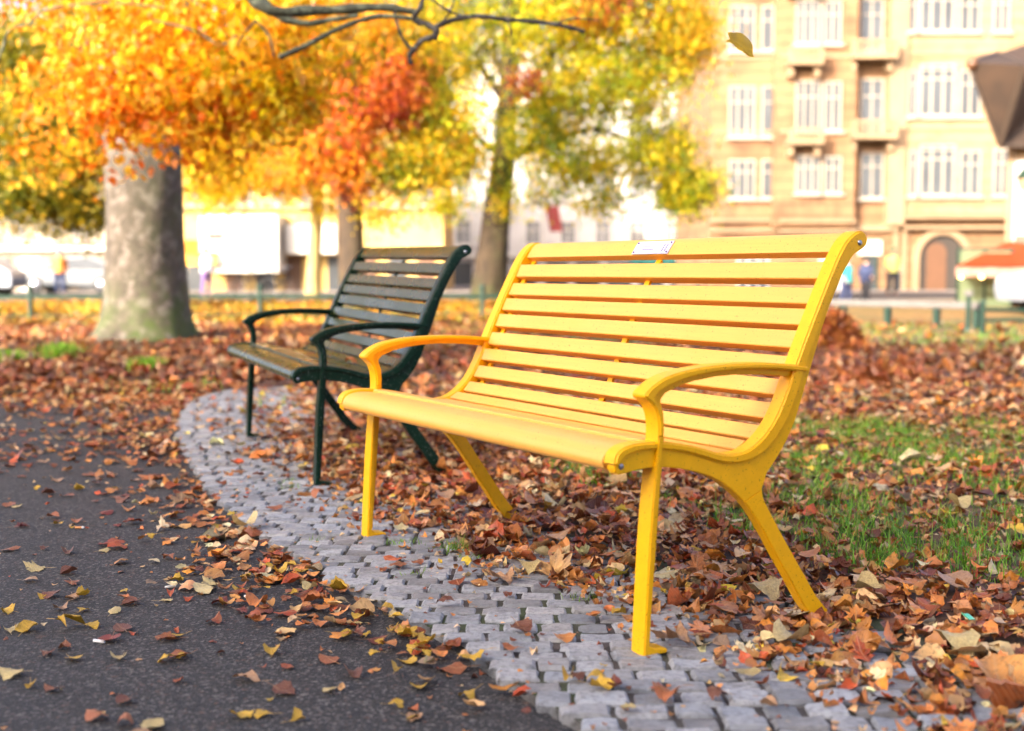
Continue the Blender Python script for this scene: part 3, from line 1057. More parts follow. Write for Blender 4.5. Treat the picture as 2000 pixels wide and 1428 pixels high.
    keep = (p[:, 0] < xo(p[:, 1])) & (rg.random(len(p)) < dens) & in_view(p, 0.4)
    p = p[keep]
    put(p, np.where(p[:, 1] > edge(p[:, 0]), 0.014, ASPH_Z + 0.008) + rg.random(len(p)) * 0.012, 0.048, LITTER, LITW, 0.15, 0.6)
    # tiny crumbs on the asphalt and in the joints
    p = scatter(5200, -4.0, 1.0, 1.9, 8.5, rg)
    g = xo(p[:, 1]) - p[:, 0]
    keep = (g > 0) & (rg.random(len(p)) < 0.10 + 0.7 * np.exp(-g / 0.45)) & in_view(p)
    p = p[keep]
    put(p, np.full(len(p), ASPH_Z + 0.004), 0.017, LITTER, LITW, 0.2, 0.6, ((T_OVAL, .6), (T_WIDE, .4)))
    p = scatter(2600, -2.2, 1.2, 1.9, 7.0, rg)
    keep = (p[:, 0] > xo(p[:, 1])) & (p[:, 0] < xi(p[:, 1]) + 0.1)
    p = p[keep]
    put(p, np.full(len(p), 0.004), 0.014, LITTER, LITW, 0.2, 0.6, ((T_OVAL, .6), (T_WIDE, .4)))
    V, F, C = join_arrays(parts)
    o = link('fallen_leaf_litter', tri_mesh('fallen_leaf_litter', V, F, C), M['litter'])
    tag(o, 'thick brown and rust leaf litter covering the park floor', 'leaf litter', kind='stuff')
    # yellow carpet under the far trees
    parts2 = []
    p = scatter(9000, -13, 3, 18.5, 34, rg)
    keep = in_view(p) & (rg.random(len(p)) < np.clip((p[:, 1] - 17.5) / 3, 0.1, 1))
    p = p[keep]
    n = len(p)
    parts2.append(make_leaves(T_WIDE, np.column_stack([p, 0.03 + rg.random(n) * 0.03]), rg.uniform(0, 6.28, n), rg.normal(0, .3, n), rg.normal(0, .3, n), rg.uniform(.09, .16, n),
                              palette([(0.52, 0.26, 0.015), (0.46, 0.30, 0.02), (0.45, 0.14, 0.015), (0.26, 0.23, 0.02)], n, rg), 0.6, rg))
    V, F, C = join_arrays(parts2)
    o = link('yellow_leaf_carpet', tri_mesh('yellow_leaf_carpet', V, F, C), M['litter'])
    tag(o, 'yellow fallen leaves spread over the far lawn by the low railing', 'leaf litter', kind='stuff')


litter()


# ------------------------------------------------------------------ grass
def blades(pos, h, w, yaw, lean, tint, rg):
    n = len(pos)
    dx, dy = np.cos(yaw), np.sin(yaw)
    sx, sy = -dy, dx
    lev = [(0, 1.0), (0.4, 0.85), (0.75, 0.5), (1.0, 0.06)]
    V = np.zeros((n, 8, 3))
    for i, (t, ww) in enumerate(lev):
        off = lean * h * t * t
        cx, cy, cz = pos[:, 0] + dx * off, pos[:, 1] + dy * off, pos[:, 2] + h * t * (1 - 0.25 * lean * t)
        V[:, 2 * i] = np.stack([cx - sx * w * ww, cy - sy * w * ww, cz], -1)
        V[:, 2 * i + 1] = np.stack([cx + sx * w * ww, cy + sy * w * ww, cz], -1)
    F0 = []
    for i in range(3):
        a = 2 * i
        F0 += [(a, a + 1, a + 3), (a, a + 3, a + 2)]
    F = np.array(F0)[None] + (np.arange(n) * 8)[:, None, None]
    return V.reshape(-1, 3), F.reshape(-1, 3), np.repeat(tint[:, None, :], 8, 1).reshape(-1, 3)


GRASS = [(0.11, 0.30, 0.012), (0.17, 0.40, 0.018), (0.24, 0.48, 0.03), (0.40, 0.50, 0.08), (0.08, 0.20, 0.015)]


def grass():
    rg = np.random.default_rng(5)
    p = scatter(210000, -0.2, 4.2, 2.7, 7.8, rg)
    g = grassness(p[:, 0], p[:, 1])
    fine = vnoise(p[:, 0], p[:, 1], 0.07, 6)
    keep = in_view(p, 0.3) & (rg.random(len(p)) < np.clip((g - 0.22) * 3.0, 0, 0.95) * np.clip(fine * 1.9 - 0.25, 0.05, 1) * np.clip(vnoise(p[:, 0], p[:, 1], 0.30, 33) * 3.4 - 0.60, 0.08, 1))
    p = p[keep]
    z = soil_z(p[:, 0], p[:, 1])
    n = len(p)
    a = blades(np.column_stack([p, z]), rg.lognormal(math.log(0.040), 0.42, n), rg.uniform(0.0010, 0.0021, n), rg.uniform(0, 6.28, n), rg.uniform(0.1, 1.1, n), palette(GRASS, n, rg, 0.25), rg)
    # sparse far tufts behind the bench and on the pale lawn
    p = scatter(60000, -3.0, 8.5, 7.5, 19.0, rg)
    c = vnoise(p[:, 0], p[:, 1], 0.9, 15)
    pale = (p[:, 0] > 2.5) & (p[:, 1] > 13.5)
    keep = in_view(p, 0.3) & (rg.random(len(p)) < np.where(pale, 0.35, np.clip((c - 0.66) * 2.0, 0, 0.5)))
    p = p[keep]
    n = len(p)
    b = blades(np.column_stack([p, np.full(n, 0.005)]), rg.uniform(0.05, 0.10, n), rg.uniform(0.002, 0.004, n), rg.uniform(0, 6.28, n), rg.uniform(0.2, 1.2, n), palette(GRASS + [(0.30, 0.27, 0.08)] * 3, n, rg, 0.25), rg)
    V, F, C = join_arrays([a, b])
    tag(link('grass', tri_mesh('grass', V, F, C), M['grass']), 'short green grass growing through the fallen leaves', 'grass', kind='stuff')
    # moss and weeds in the joints of the setts
    spots = [(885, 1075), (800, 1058), (850, 1070), (560, 940), (630, 915), (575, 950), (760, 1060), (920, 1090), (620, 1055), (810, 1120), (1140, 1165)]
    parts = []
    for i, (u, v) in enumerate(spots):
        c = ground(u, v)
        n = 26 if i else 60
        q = np.column_stack([c[0] + rg.normal(0, 0.022, n), c[1] + rg.normal(0, 0.02, n), np.full(n, -0.008)])
        parts.append(blades(q, rg.uniform(0.012, 0.03, n) * (2.0 if i == 0 else 1), rg.uniform(0.001, 0.0022, n), rg.uniform(0, 6.28, n), rg.uniform(0.2, 1.2, n), palette([(0.16, 0.30, 0.02), (0.22, 0.36, 0.03), (0.10, 0.2, 0.02)], n, rg), rg))
    V, F, C = join_arrays(parts)
    tag(link('joint_weeds', tri_mesh('joint_weeds', V, F, C), M['grass']), 'bright green moss and weeds in the joints of the setts', 'weeds', kind='stuff')
    # three separate tufts near the grey trunk
    for (u, v, r_, h_, lab) in ((118, 698, 0.14, 0.13, 'green grass tuft in the leaves left of the grey trunk'), (288, 728, 0.11, 0.12, 'green grass tuft in the leaves in front of the grey trunk'),
                               (12, 705, 0.11, 0.10, 'low grass tuft at the left edge of the leaf bed')):
        c = ground(u, v)
        n = 520
        q = np.column_stack([rg.normal(0, r_ * 0.6, n), rg.normal(0, r_ * 0.5, n), np.zeros(n)])
        V, F, C = blades(q, rg.uniform(0.7, 1.4, n) * h_, rg.uniform(0.003, 0.006, n), rg.uniform(0, 6.28, n), rg.uniform(0.2, 0.9, n), palette(GRASS[1:4], n, rg), rg)
        o = link('grass_tuft', tri_mesh('grass_tuft', V, F, C), M['grass'])
        o.location = (c[0], c[1], 0.0)
        tag(o, lab, 'grass tuft', 'grass tufts by the grey trunk')


grass()


# ------------------------------------------------------------------ single fallen leaves one can count
LEAFCOL = {'yellow': (0.70, 0.42, 0.03), 'pale': (0.62, 0.48, 0.20), 'rust': (0.34, 0.105, 0.035), 'brown': (0.19, 0.062, 0.032), 'red': (0.20, 0.030, 0.020), 'tan': (0.50, 0.28, 0.14), 'orange': (0.62, 0.19, 0.05)}
_leaf_meshes = {}


def leaf_mesh(kind, colr, var, curl, stalk=True):
    key = (kind, colr, var, curl)
    if key in _leaf_meshes:
        return _leaf_meshes[key]
    rg = np.random.default_rng(abs(hash((kind, colr))) % 1000 + var * 17 if False else sum(map(ord, kind + colr)) * 31 + var * 17)
    tm = {'oval': T_FINE, 'wide': T_FINEW, 'maple': T_MAPLE, 'fan': T_FAN, 'oak': T_OAK, 'lime': T_LIME}[kind]
    c = np.array([LEAFCOL[colr]]) * (1 + rg.normal(0, 0.12))
    V, F, C = make_leaves(tm, np.zeros((1, 3)), np.zeros(1), np.zeros(1), np.zeros(1), np.ones(1), c, curl, rg)
    if stalk:
        b = len(V)
        base = V[np.argmin(V[:, 1] + np.abs(V[:, 0]) * 2)]
        e = base + np.array([rg.uniform(-.15, .15), -0.42, 0.06])
        w = 0.012
        V = np.concatenate([V, [base + [w, 0, 0.004], base + [-w, 0, 0.004], e + [-w, 0, 0], e + [w, 0, 0], (base + e) / 2 + [0, 0, 0.02]]])
        F = np.concatenate([F, np.array([(b, b + 1, b + 4), (b + 1, b + 2, b + 4), (b + 2, b + 3, b + 4), (b + 3, b, b + 4)])])
        C = np.concatenate([C, np.concatenate([np.repeat(c * 0.8, 5, 0), np.zeros((5, 3))], 1)])
    V[:, 2] -= np.percentile(V[:, 2], 8)
    C[:, :3] = C[:, :3].clip(0, 1)
    me = tri_mesh('fallen_leaf', V, F, C)
    me.materials.append(M['litter'])
    _leaf_meshes[key] = me
    return me


def put_leaf(u, v, size, kind, colr, label, group=None, z=0.0, var=0, curl=0.7, yaw=None, tilt=(0, 0), name='fallen_leaf', xyz=None):
    r = random.Random(int(u * 7 + v * 13 + size * 1e4))
    if group is None and kind != 'fan':
        size *= 0.84
        curl = min(curl, 0.65)
        tilt = (tilt[0] * 0.35, tilt[1] * 0.35)
        z -= 0.008 * (z > 0.015)
    o = bpy.data.objects.new(name, leaf_mesh(kind, colr, var, curl))
    g = ground(u, v, z) if xyz is None else xyz
    o.location = (g[0], g[1], g[2] + 0.003)
    o.rotation_euler = (tilt[0] + r.uniform(-.12, .12), tilt[1] + r.uniform(-.12, .12), r.uniform(0, 6.28) if yaw is None else yaw)
    o.scale = (size, size, size)
    col.objects.link(o)
    tag(o, label, 'leaf', group)
    return o


# the ones that stand out
put_leaf(480, 1027, 0.115, 'lime', 'pale', 'large pale yellow leaf standing curled on the edge of the setts', curl=1.3, tilt=(0.55, 0.2), z=0.02)
put_leaf(985, 1133, 0.150, 'maple', 'tan', 'large orange tan maple leaf lying flat on the setts', curl=0.5, z=0.004, yaw=1.4)
put_leaf(1030, 1112, 0.085, 'wide', 'pale', 'cream yellow curled leaf at the edge of the leaf bed above the maple leaf', curl=1.2, z=0.02, yaw=1.5)
put_leaf(1092, 1142, 0.046, 'fan', 'yellow', 'small bright yellow leaf on the setts left of the near front leg', z=0.006)
put_leaf(1325, 1252, 0.150, 'maple', 'tan', 'large beige maple leaf lying beside the near front foot of the yellow bench', curl=0.6, z=0.008, yaw=1.7)
put_leaf(1545, 1252, 0.110, 'lime', 'pale', 'pale cream leaf with pointed tip below the near rear foot', curl=0.7, z=0.02, yaw=2.4, tilt=(0.3, 0))
put_leaf(1213, 1030, 0.080, 'wide', 'rust', 'glossy red brown leaf lying face up under the yellow bench', curl=0.9, z=0.035, yaw=1.2)
put_leaf(1870, 988, 0.110, 'lime', 'pale', 'pale folded leaf standing upright in the grass', curl=1.0, z=0.05, tilt=(0.9, 0.2), yaw=0.6)
put_leaf(1865, 1140, 0.130, 'lime', 'tan', 'large beige leaf on the leaf bed right of the rear leg', curl=0.7, z=0.03, tilt=(0.5, 0.0), yaw=0.2)
put_leaf(1865, 1265, 0.120, 'wide', 'pale', 'long cream coloured leaf lying near the lower right corner', curl=0.9, z=0.03, yaw=1.5)
put_leaf(1525, 925, 0.055, 'wide', 'yellow', 'yellow leaf in the grass just behind the yellow bench leg', curl=0.9, z=0.04, tilt=(0.4, 0))
put_leaf(1420, 1130, 0.12, 'maple', 'orange', 'bright orange maple leaf between the near legs of the yellow bench', curl=0.7, z=0.035, yaw=0.9)
put_leaf(1490, 1160, 0.11, 'wide', 'pale', 'rolled straw coloured leaf between the near legs of the yellow bench', curl=1.4, z=0.035, yaw=1.9)
put_leaf(1340, 1010, 0.10, 'maple', 'tan', 'curled brown tan maple leaf behind the near front leg of the yellow bench', curl=1.3, z=0.05, yaw=0.3)
put_leaf(870, 970, 0.10, 'lime', 'tan', 'upright beige leaf in the bed by the far rear leg of the yellow bench', curl=1.0, z=0.05, tilt=(0.8, 0), yaw=0.4)
put_leaf(1690, 1150, 0.09, 'lime', 'pale', 'straw yellow leaf in the bed right of the near rear leg', curl=0.8, z=0.04, tilt=(0.4, 0.3))
put_leaf(1590, 1300, 0.05, 'fan', 'yellow', 'bright yellow leaf in the foreground leaf bed at lower right', z=0.03)
put_leaf(535, 995, 0.085, 'oval', 'rust', 'rusty brown leaf lying on the setts left of the yellow bench', z=0.006, yaw=1.3, curl=0.9)
put_leaf(75, 1113, 0.100, 'maple', 'pale', 'large pale grey yellow leaf lying on the asphalt at left', z=ASPH_Z, yaw=1.7, curl=0.9, tilt=(.25, 0))
put_leaf(415, 1143, 0.080, 'maple', 'pale', 'pale yellow maple leaf on the asphalt before the leaf drift', z=ASPH_Z, yaw=1.2, curl=0.9, tilt=(.2, 0))
put_leaf(305, 935, 0.17, 'maple', 'orange', 'large orange brown maple leaf on the asphalt beside the setts', z=ASPH_Z, yaw=1.5, curl=0.5)
put_leaf(130, 1218, 0.08, 'fan', 'yellow', 'bright yellow folded leaf standing on the asphalt at left', z=ASPH_Z + 0.01, curl=1.5, tilt=(.5, .3))
put_leaf(880, 1312, 0.085, 'oval', 'rust', 'long rust brown leaf lying on the asphalt below the setts', z=ASPH_Z, yaw=1.6, curl=0.9)
put_leaf(480, 1330, 0.075, 'oval', 'tan', 'blurred tan leaf with a pale tip on the near asphalt', z=ASPH_Z, yaw=1.4)
put_leaf(605, 1152, 0.055, 'lime', 'pale', 'pale leaf lying on top of the gutter leaf drift', z=0.01, tilt=(.4, 0), curl=0.9)
put_leaf(1460, 1318, 0.07, 'oval', 'pale', 'pale long leaf on the setts at the lower right', z=0.008, yaw=1.5)

# yellow, rust and brown leaves strewn on the asphalt: positions read off the photograph, the rest strewn between
yel = [(82, 855), (150, 830), (290, 855), (70, 955), (32, 990), (155, 957), (228, 955), (110, 1025), (205, 1077), (90, 1165), (245, 1157), (345, 1135), (320, 1175), (410, 1057), (405, 985), (300, 1048), (20, 1235), (55, 1230), (160, 1195), (175, 1225), (20, 1320), (60, 1340), (140, 1287), (530, 1275), (650, 1348), (715, 1245), (800, 1295), (665, 1240), (700, 1220), (470, 1400), (520, 1398), (575, 1410), (300, 1420), (770, 1380), (800, 1402), (160, 1165), (235, 1285), (345, 1288), (820, 1345), (920, 1358), (640, 1060), (10, 1196), (350, 1243), (330, 1290), (225, 1195), (425, 1030), (385, 1060)]
rst = [(20, 1075), (95, 965), (205, 1065), (140, 1140), (60, 1135), (325, 1250), (240, 1230), (470, 1195), (350, 1285), (140, 1170), (455, 935), (60, 880), (180, 870), (300, 905), (220, 930), (330, 1092), (340, 1012), (430, 1180), (190, 1405), (120, 1190), (640, 1290), (690, 1320), (215, 1250), (560, 1170), (80, 905), (20, 912), (270, 920), (40, 1030), (150, 1020)]
for i, (u, v) in enumerate(yel):
    put_leaf(u, v, random.uniform(0.038, 0.058), ('fan', 'fan', 'wide')[i % 3], 'yellow' if i % 4 else 'pale', 'small yellow leaf lying loose on the dark asphalt', 'yellow leaves on the asphalt', z=ASPH_Z + 0.002, var=i % 5, curl=(0.4, 0.8)[i % 2], tilt=((i % 3) * 0.08, 0))
for i, (u, v) in enumerate(rst):
    put_leaf(u, v, random.uniform(0.045, 0.068), ('oval', 'wide', 'lime', 'oak')[i % 4], ('rust', 'brown', 'red', 'rust', 'tan')[i % 5], 'rust or brown leaf lying loose on the dark asphalt', 'brown leaves on the asphalt', z=ASPH_Z + 0.002, var=i % 5, curl=(0.4, 0.7)[i % 2])
r9 = random.Random(9)
for i in range(34):
    u, v = (r9.gauss(790, 48), r9.gauss(1245, 38)) if i < 22 else (r9.gauss(560, 90), r9.gauss(1120, 30))
    g = ground(u, v, 0)
    if g[0] > float(xo(g[1])) - 0.02:
        continue
    put_leaf(u, v, r9.uniform(0.035, 0.055), ('fan', 'wide', 'fan')[i % 3], 'yellow', 'small yellow leaf lying in the leaf drift along the setts', 'yellow leaves in the gutter drift', z=ASPH_Z + 0.016, var=i % 5, curl=(0.5, 0.9)[i % 2])
rr = random.Random(44)
cnt = 0
while cnt < 120:
    y = rr.uniform(2.2, 8.3)
    x = rr.uniform(-0.411 * y - 0.05, float(xo(y)) - 0.03)
    if x > float(xo(y)) - 0.03 or rr.random() > (0.35 + 0.65 * ((y > 4.5) and 1 or 0)):
        continue
    c = rr.choice(['rust', 'brown', 'brown', 'red', 'rust', 'tan'])
    put_leaf(x * 100, y * 100, rr.uniform(0.032, 0.062), rr.choice(['oval', 'wide', 'lime', 'oak']), c, 'rust or brown leaf lying loose on the dark asphalt', 'brown leaves on the asphalt', var=rr.randrange(5), curl=rr.choice((0.4, 0.7)), xyz=(x, y, ASPH_Z + 0.002))
    cnt += 1
# leaves on the setts
set_ = [(1165, 1330, 'yellow'), (1175, 1345, 'yellow'), (1110, 1325, 'yellow'), (1200, 1342, 'red'), (1130, 1325, 'brown'), (1285, 1355, 'tan'), (1225, 1385, 'pale'), (1300, 1360, 'rust'), (620, 930, 'tan'), (560, 905, 'tan'), (590, 915, 'pale'), (620, 968, 'rust'), (560, 985, 'rust'), (700, 1010, 'rust'), (520, 905, 'orange'), (430, 835, 'orange'), (425, 820, 'tan'), (780, 1105, 'rust'), (815, 1100, 'rust'), (870, 1180, 'brown'), (1000, 1268, 'rust'), (920, 1285, 'yellow'), (1020, 1230, 'brown'), (740, 1005, 'rust'), (1350, 1150, 'yellow'), (1210, 1200, 'yellow'), (490, 845, 'rust'), (450, 805, 'rust'), (1400, 1360, 'brown'), (1500, 1380, 'tan')]
for i, (u, v, c) in enumerate(set_):
    put_leaf(u, v, random.uniform(0.035, 0.065), ('oval', 'wide', 'lime')[i % 3], c, 'single fallen leaf lying on the grey setts', 'leaves on the setts', z=0.006, var=i % 4, curl=0.8)
# two on the seat of the green bench
bw = Matrix.Translation(gb.location) @ Euler((0.0155, 0.0116, -1.1784)).to_matrix().to_4x4()
p = bw @ Vector((0.96, 0.35, 0.428))
put_leaf(0, 1, 0.085, 'oval', 'orange', 'orange brown leaf lying on the seat of the green bench', xyz=p, curl=1.1, yaw=0.6)
p = bw @ Vector((0.45, 0.30, 0.432))
put_leaf(0, 2, 0.06, 'oval', 'red', 'dark red leaf at the back of the green bench seat', xyz=p, curl=1.0, yaw=2.2)

# the leaf caught falling in the air
def falling_leaf():
    Y = 3.6
    W = lambda x, y: at(1360 + x * 0.08, 30 + y * 0.08, Y)
    rim = [(815, 575), (780, 480), (775, 410), (830, 400), (930, 405), (1010, 372), (1100, 372), (1180, 390), (1250, 425), (1310, 470), (1350, 530), (1385, 600), (1405, 680), (1405, 780), (1395, 860), (1385, 930), (1405, 1000), (1430, 1030), (1340, 1015), (1270, 1000), (1170, 925), (1080, 865), (1030, 840), (960, 770), (880, 705), (800, 665), (705, 628), (770, 595)]
    # fine toothed edge between the measured points
    pts = []
    for i in range(len(rim)):
        a, b = np.array(rim[i], float), np.array(rim[(i + 1) % len(rim)], float)
        for k in range(3):
            q = a + (b - a) * k / 3
            c0 = np.array([1120, 690])
            d = (q - c0) / np.linalg.norm(q - c0)
            pts.append(q + d * (6 if k == 1 else -3))
    cen = [(815, 575), (950, 640), (1080, 730), (1200, 850), (1320, 970)]
    o0 = W(1120, 690)
    V, F = [], []
    ring = []
    for f in (0.0, 0.35, 0.7, 1.0):
        for q in pts:
            c0 = min(cen, key=lambda c: (c[0] - q[0]) ** 2 + (c[1] - q[1]) ** 2)
            c0 = np.array([sum(c[0] for c in cen) / 5, sum(c[1] for c in cen) / 5]) * 0.35 + np.array(c0) * 0.65
            p = c0 + (q - c0) * f
            w = W(*p)
            side = ((p[0] - 815) * 0.62 - (p[1] - 575) * 0.78) / 500
            w.y += 0.05 * side * side + 0.012 * side + 0.012 * math.sin(p[0] * 0.02) * f * 0.25
            V.append(w - o0)
    n = len(pts)
    for r_ in range(3):
        for i in range(n):
            j = (i + 1) % n
            F.append((r_ * n + i, r_ * n + j, (r_ + 1) * n + j, (r_ + 1) * n + i))
    me = py_mesh('blade', V, F)
    mk = NT('falling_leaf_blade')
    co = mk.coord('Object')
    f1 = mk.noise(120.0, 4, 0.7, co)
    f2 = mk.noise(30.0, 3, 0.6, co)
    c = mk.ramp(f2, [(0.3, (0.34, 0.21, 0.005)), (0.7, (0.48, 0.31, 0.008))])
    c = mk.mix(mk.ramp(f1, [(0.63, 0.0), (0.68, 0.95)]), c, (0.05, 0.02, 0.006))
    mk.base(c)
    mk.rough(0.5)
    mk.bump(f1, 0.3, 0.002)
    tr = mk.n('ShaderNodeBsdfTranslucent')
    mk.l(c, tr.inputs['Color'])
    mx = mk.n('ShaderNodeMixShader')
    mx.inputs[0].default_value = 0.3
    mk.l(mk.b.outputs[0], mx.inputs[1])
    mk.l(tr.outputs[0], mx.inputs[2])
    mk.l(mx.outputs[0], mk.out.inputs['Surface'])
    root = empty('falling_leaf', o0)
    tag(root, 'mustard yellow toothed leaf falling through the air at upper right', 'leaf')
    link('blade', me, mk.m, root)
    V, F = [], []
    sp = [W(*p) - o0 for p in ((440, 355), (480, 372), (560, 425), (650, 485), (740, 550), (815, 578))]
    tube_verts(sp, [0.0011, 0.0009, 0.0006, 0.0006, 0.0006, 0.0008], 6, V, F)
    link('stalk', py_mesh('stalk', V, F), plain('leaf_stalk', (0.50, 0.27, 0.05), 0.6), root)
    V, F = [], []
    for path in [cen] + [[c, q] for c, q in (((950, 640), (1180, 400)), ((1080, 730), (1380, 620)), ((1200, 850), (1395, 840)), ((950, 640), (860, 690)), ((1080, 730), (1030, 835)), ((880, 605), (930, 410)))]:
        sp = []
        for p in path:
            w = W(*p)
            side = ((p[0] - 815) * 0.62 - (p[1] - 575) * 0.78) / 500
            w.y += 0.05 * side * side + 0.012 * side - 0.0008
            sp.append(w - o0)
        tube_verts(sp, [0.0005] * len(sp), 5, V, F)
    link('vein', py_mesh('vein', V, F), plain('leaf_vein', (0.55, 0.38, 0.05), 0.6), root)


falling_leaf()

# small litter on the asphalt
def butt(u, v, white, label):
    g = ground(u, v, ASPH_Z)
    o = empty('cigarette_butt', (g[0], g[1], ASPH_Z + 0.0045), (0, 0, random.uniform(0, 6.28)))
    tag(o, label, 'cigarette butt', 'cigarette butts on the asphalt')
    bm = bmesh.new()
    bar(bm, (-0.012, 0, 0), (0.010, 0, 0), 0.004, 0.0038, 10)
    from_bm('filter', bm, M['butt_white'] if white else M['butt'], o, True)
    bm = bmesh.new()
    bar(bm, (0.0101, 0, 0), (0.017, 0, 0), 0.0038, 0.003, 10)
    from_bm('paper', bm, M['butt_white'], o, True)


butt(154, 1033, False, 'orange cigarette butt on the asphalt at far left')
butt(275, 985, False, 'orange cigarette butt on the asphalt by the gutter leaves')
butt(485, 1170, False, 'orange cigarette butt on the asphalt nearest the leaf drift')
butt(335, 1149, True, 'white cigarette butt on the open asphalt')
butt(192, 1256, True, 'white cigarette butt on the near asphalt at left')
bm = bmesh.new()
g = ground(1890, 1222, 0.035)
add_box(bm, (0, 0, 0), (0.035, 0.02, 0.002))
bmesh.ops.subdivide_edges(bm, edges=bm.edges, cuts=3, use_grid_fill=True)
for v in bm.verts:
    v.co.z += 6 * v.co.x ** 2 + 0.002 * math.sin(v.co.x * 300)
o = from_bm('wrapper_scrap', bm, M['green_scrap'], None, True)
o.location = (g[0], g[1], 0.055)
o.rotation_euler = (0.5, 0.2, 0.7)
tag(o, 'small shiny green wrapper scrap in the leaf bed at right', 'litter')


# ------------------------------------------------------------------ trees
def crown_mesh(blobs, n, size, cols, rg, w=None, clump=0.45, per=26, droop=0.5, tmpl=None, var=0.3, curl=0.6):
    """blobs: (centre, (rx, ry, rz), weight[, cols]) -> leaves in many small clumps spread through the volume"""
    wts = np.array([b[2] for b in blobs], float)
    wts /= wts.sum()
    nc = max(4, n // per)
    bi = rg.choice(len(blobs), nc, p=wts)
    P, C = [], []
    for k_, b in enumerate(blobs):
        m = int((bi == k_).sum())
        if not m:
            continue
        d = rg.normal(0, 1, (m, 3))
        d /= np.linalg.norm(d, axis=1)[:, None]
        r = rg.random((m, 1)) ** 0.45
        cc = np.array(b[0]) + d * r * np.array(b[1])
        pal = b[3] if len(b) > 3 else cols
        base = palette(pal, m, rg, var * 0.7, None if len(b) > 3 else w)
        for c, bc in zip(cc, base):
            q = rg.normal(0, 1, (per, 3)) * np.array([clump, clump, clump * 0.75]) * rg.uniform(0.5, 1.2)
            P.append(c + q)
            C.append(bc[None] * (1 + rg.normal(0, var * 0.6, (per, 1))).clip(0.4, 1.7))
    P = np.concatenate(P)
    C = np.concatenate(C).clip(0.003, 0.95)
    m = len(P)
    return make_leaves(tmpl or T_DIAM, P, rg.uniform(0, 6.28, m), rg.normal(-droop, 0.6, m), rg.normal(0, 0.6, m), rg.uniform(0.75, 1.25, m) * size, C, curl, rg)


T_DIAM = (np.array([(0, -0.5, 0), (0.36, -0.05, 0), (0, 0.5, 0), (-0.36, -0.05, 0)]), np.array([(0, 1, 2), (0, 2, 3)]))


def limb_paths(base, tips, rg, r0):
    out = []
    for t in tips:
        b, t = np.array(base, float), np.array(t, float)
        mid = (b + t) / 2 + np.array([0, 0, 0.18 * np.linalg.norm(t - b)]) + rg.normal(0, 0.12, 3) * np.linalg.norm(t - b) * 0.5
        path = [tuple(q) for q in catmull([b, b * 0.6 + mid * 0.4 + rg.normal(0, 0.03, 3), mid, mid * 0.45 + t * 0.55 + rg.normal(0, 0.08, 3), t], 3)]
        rad = np.linspace(r0, r0 * 0.12, len(path))
        out.append((path, rad))
    return out


def tree(name, label, base, trunk, bark, blobs, n, size, cols, seed, w=None, limbs=None, clump=0.45, per=26, droop=0.5, group=None, flare=None, tmpl=None, extra=None, cmat='crown'):
    """trunk: list of (x, y, z, r) relative to base"""
    rg = np.random.default_rng(seed)
    root = empty(name, base)
    tag(root, label, 'tree', group)
    B = np.array(base)
    V, F = [], []
    N = 28
    path = catmull([t[:3] for t in trunk], 5)
    rad = [float(q[0]) for q in catmull([(t[3],) for t in trunk], 5)]
    base_i = len(V)
    ph = rg.uniform(0, 6.28, 3)
    for p, r in zip(path, rad):
        for k_ in range(N):
            th = 2 * PI * k_ / N
            lob = 1.0
            if flare:
                f = math.exp(-max(p[2], 0) / flare[1])
                lob += f * (flare[0] * (0.35 + 0.65 * max(0, math.sin(2 * th + ph[0])) + 0.5 * max(0, math.cos(th - PI)) ** 2 + 0.25 * math.sin(5 * th + ph[1])))
            lob += 0.035 * math.sin(3 * th + p[2] * 1.7 + ph[2]) + 0.02 * math.sin(7 * th - p[2] * 3)
            V.append((p[0] + r * lob * math.cos(th), p[1] + r * lob * math.sin(th), p[2]))
    for i in range(len(path) - 1):
        for k_ in range(N):
            k2 = (k_ + 1) % N
            F.append((base_i + i * N + k_, base_i + i * N + k2, base_i + (i + 1) * N + k2, base_i + (i + 1) * N + k_))
    tr = link('trunk', py_mesh('trunk', V, F), bark, root)
    V, F = [], []
    if limbs:
        for hb, tips, r0 in limbs:
            for path, rad in limb_paths(np.array(hb), [np.array(t) - B for t in tips], rg, r0):
                tube_verts(path, rad, 8, V, F)
        link('limbs', py_mesh('limbs', V, F), bark, root)
    bl = [((np.array(b[0]) - B),) + tuple(b[1:]) for b in blobs]
    parts = [crown_mesh(bl, n, size, cols, rg, w, clump, per, droop, tmpl)]
    V, F, C = join_arrays(parts)
    link('crown', tri_mesh('crown', V, F, C), M[cmat], root)
    return root


ORANGE = [(0.86, 0.38, 0.015), (0.88, 0.46, 0.02), (0.84, 0.29, 0.012), (0.88, 0.52, 0.04), (0.78, 0.22, 0.012)]
YELLOW = [(0.70, 0.46, 0.008), (0.66, 0.40, 0.007), (0.50, 0.40, 0.008), (0.70, 0.33, 0.008)]
OLIVE = [(0.20, 0.19, 0.006), (0.32, 0.25, 0.006), (0.13, 0.145, 0.006), (0.48, 0.31, 0.008), (0.09, 0.11, 0.005)]
LIMEG = [(0.36, 0.36, 0.005), (0.52, 0.42, 0.005), (0.22, 0.27, 0.005), (0.64, 0.43, 0.005), (0.12, 0.175, 0.005)]
REDS = [(0.40, 0.055, 0.007), (0.50, 0.105, 0.008), (0.28, 0.030, 0.010), (0.56, 0.17, 0.010)]


def B_(u, v, Y, ru, rv, ry, wt, cols=None):
    """foliage blob measured in photo pixels at distance Y"""
    c = at(u, v, Y)
    s = Y / FPX
    t = (tuple(c), (ru * s, ry, rv * s), wt)
    return t + ((cols,) if cols is not None else ())


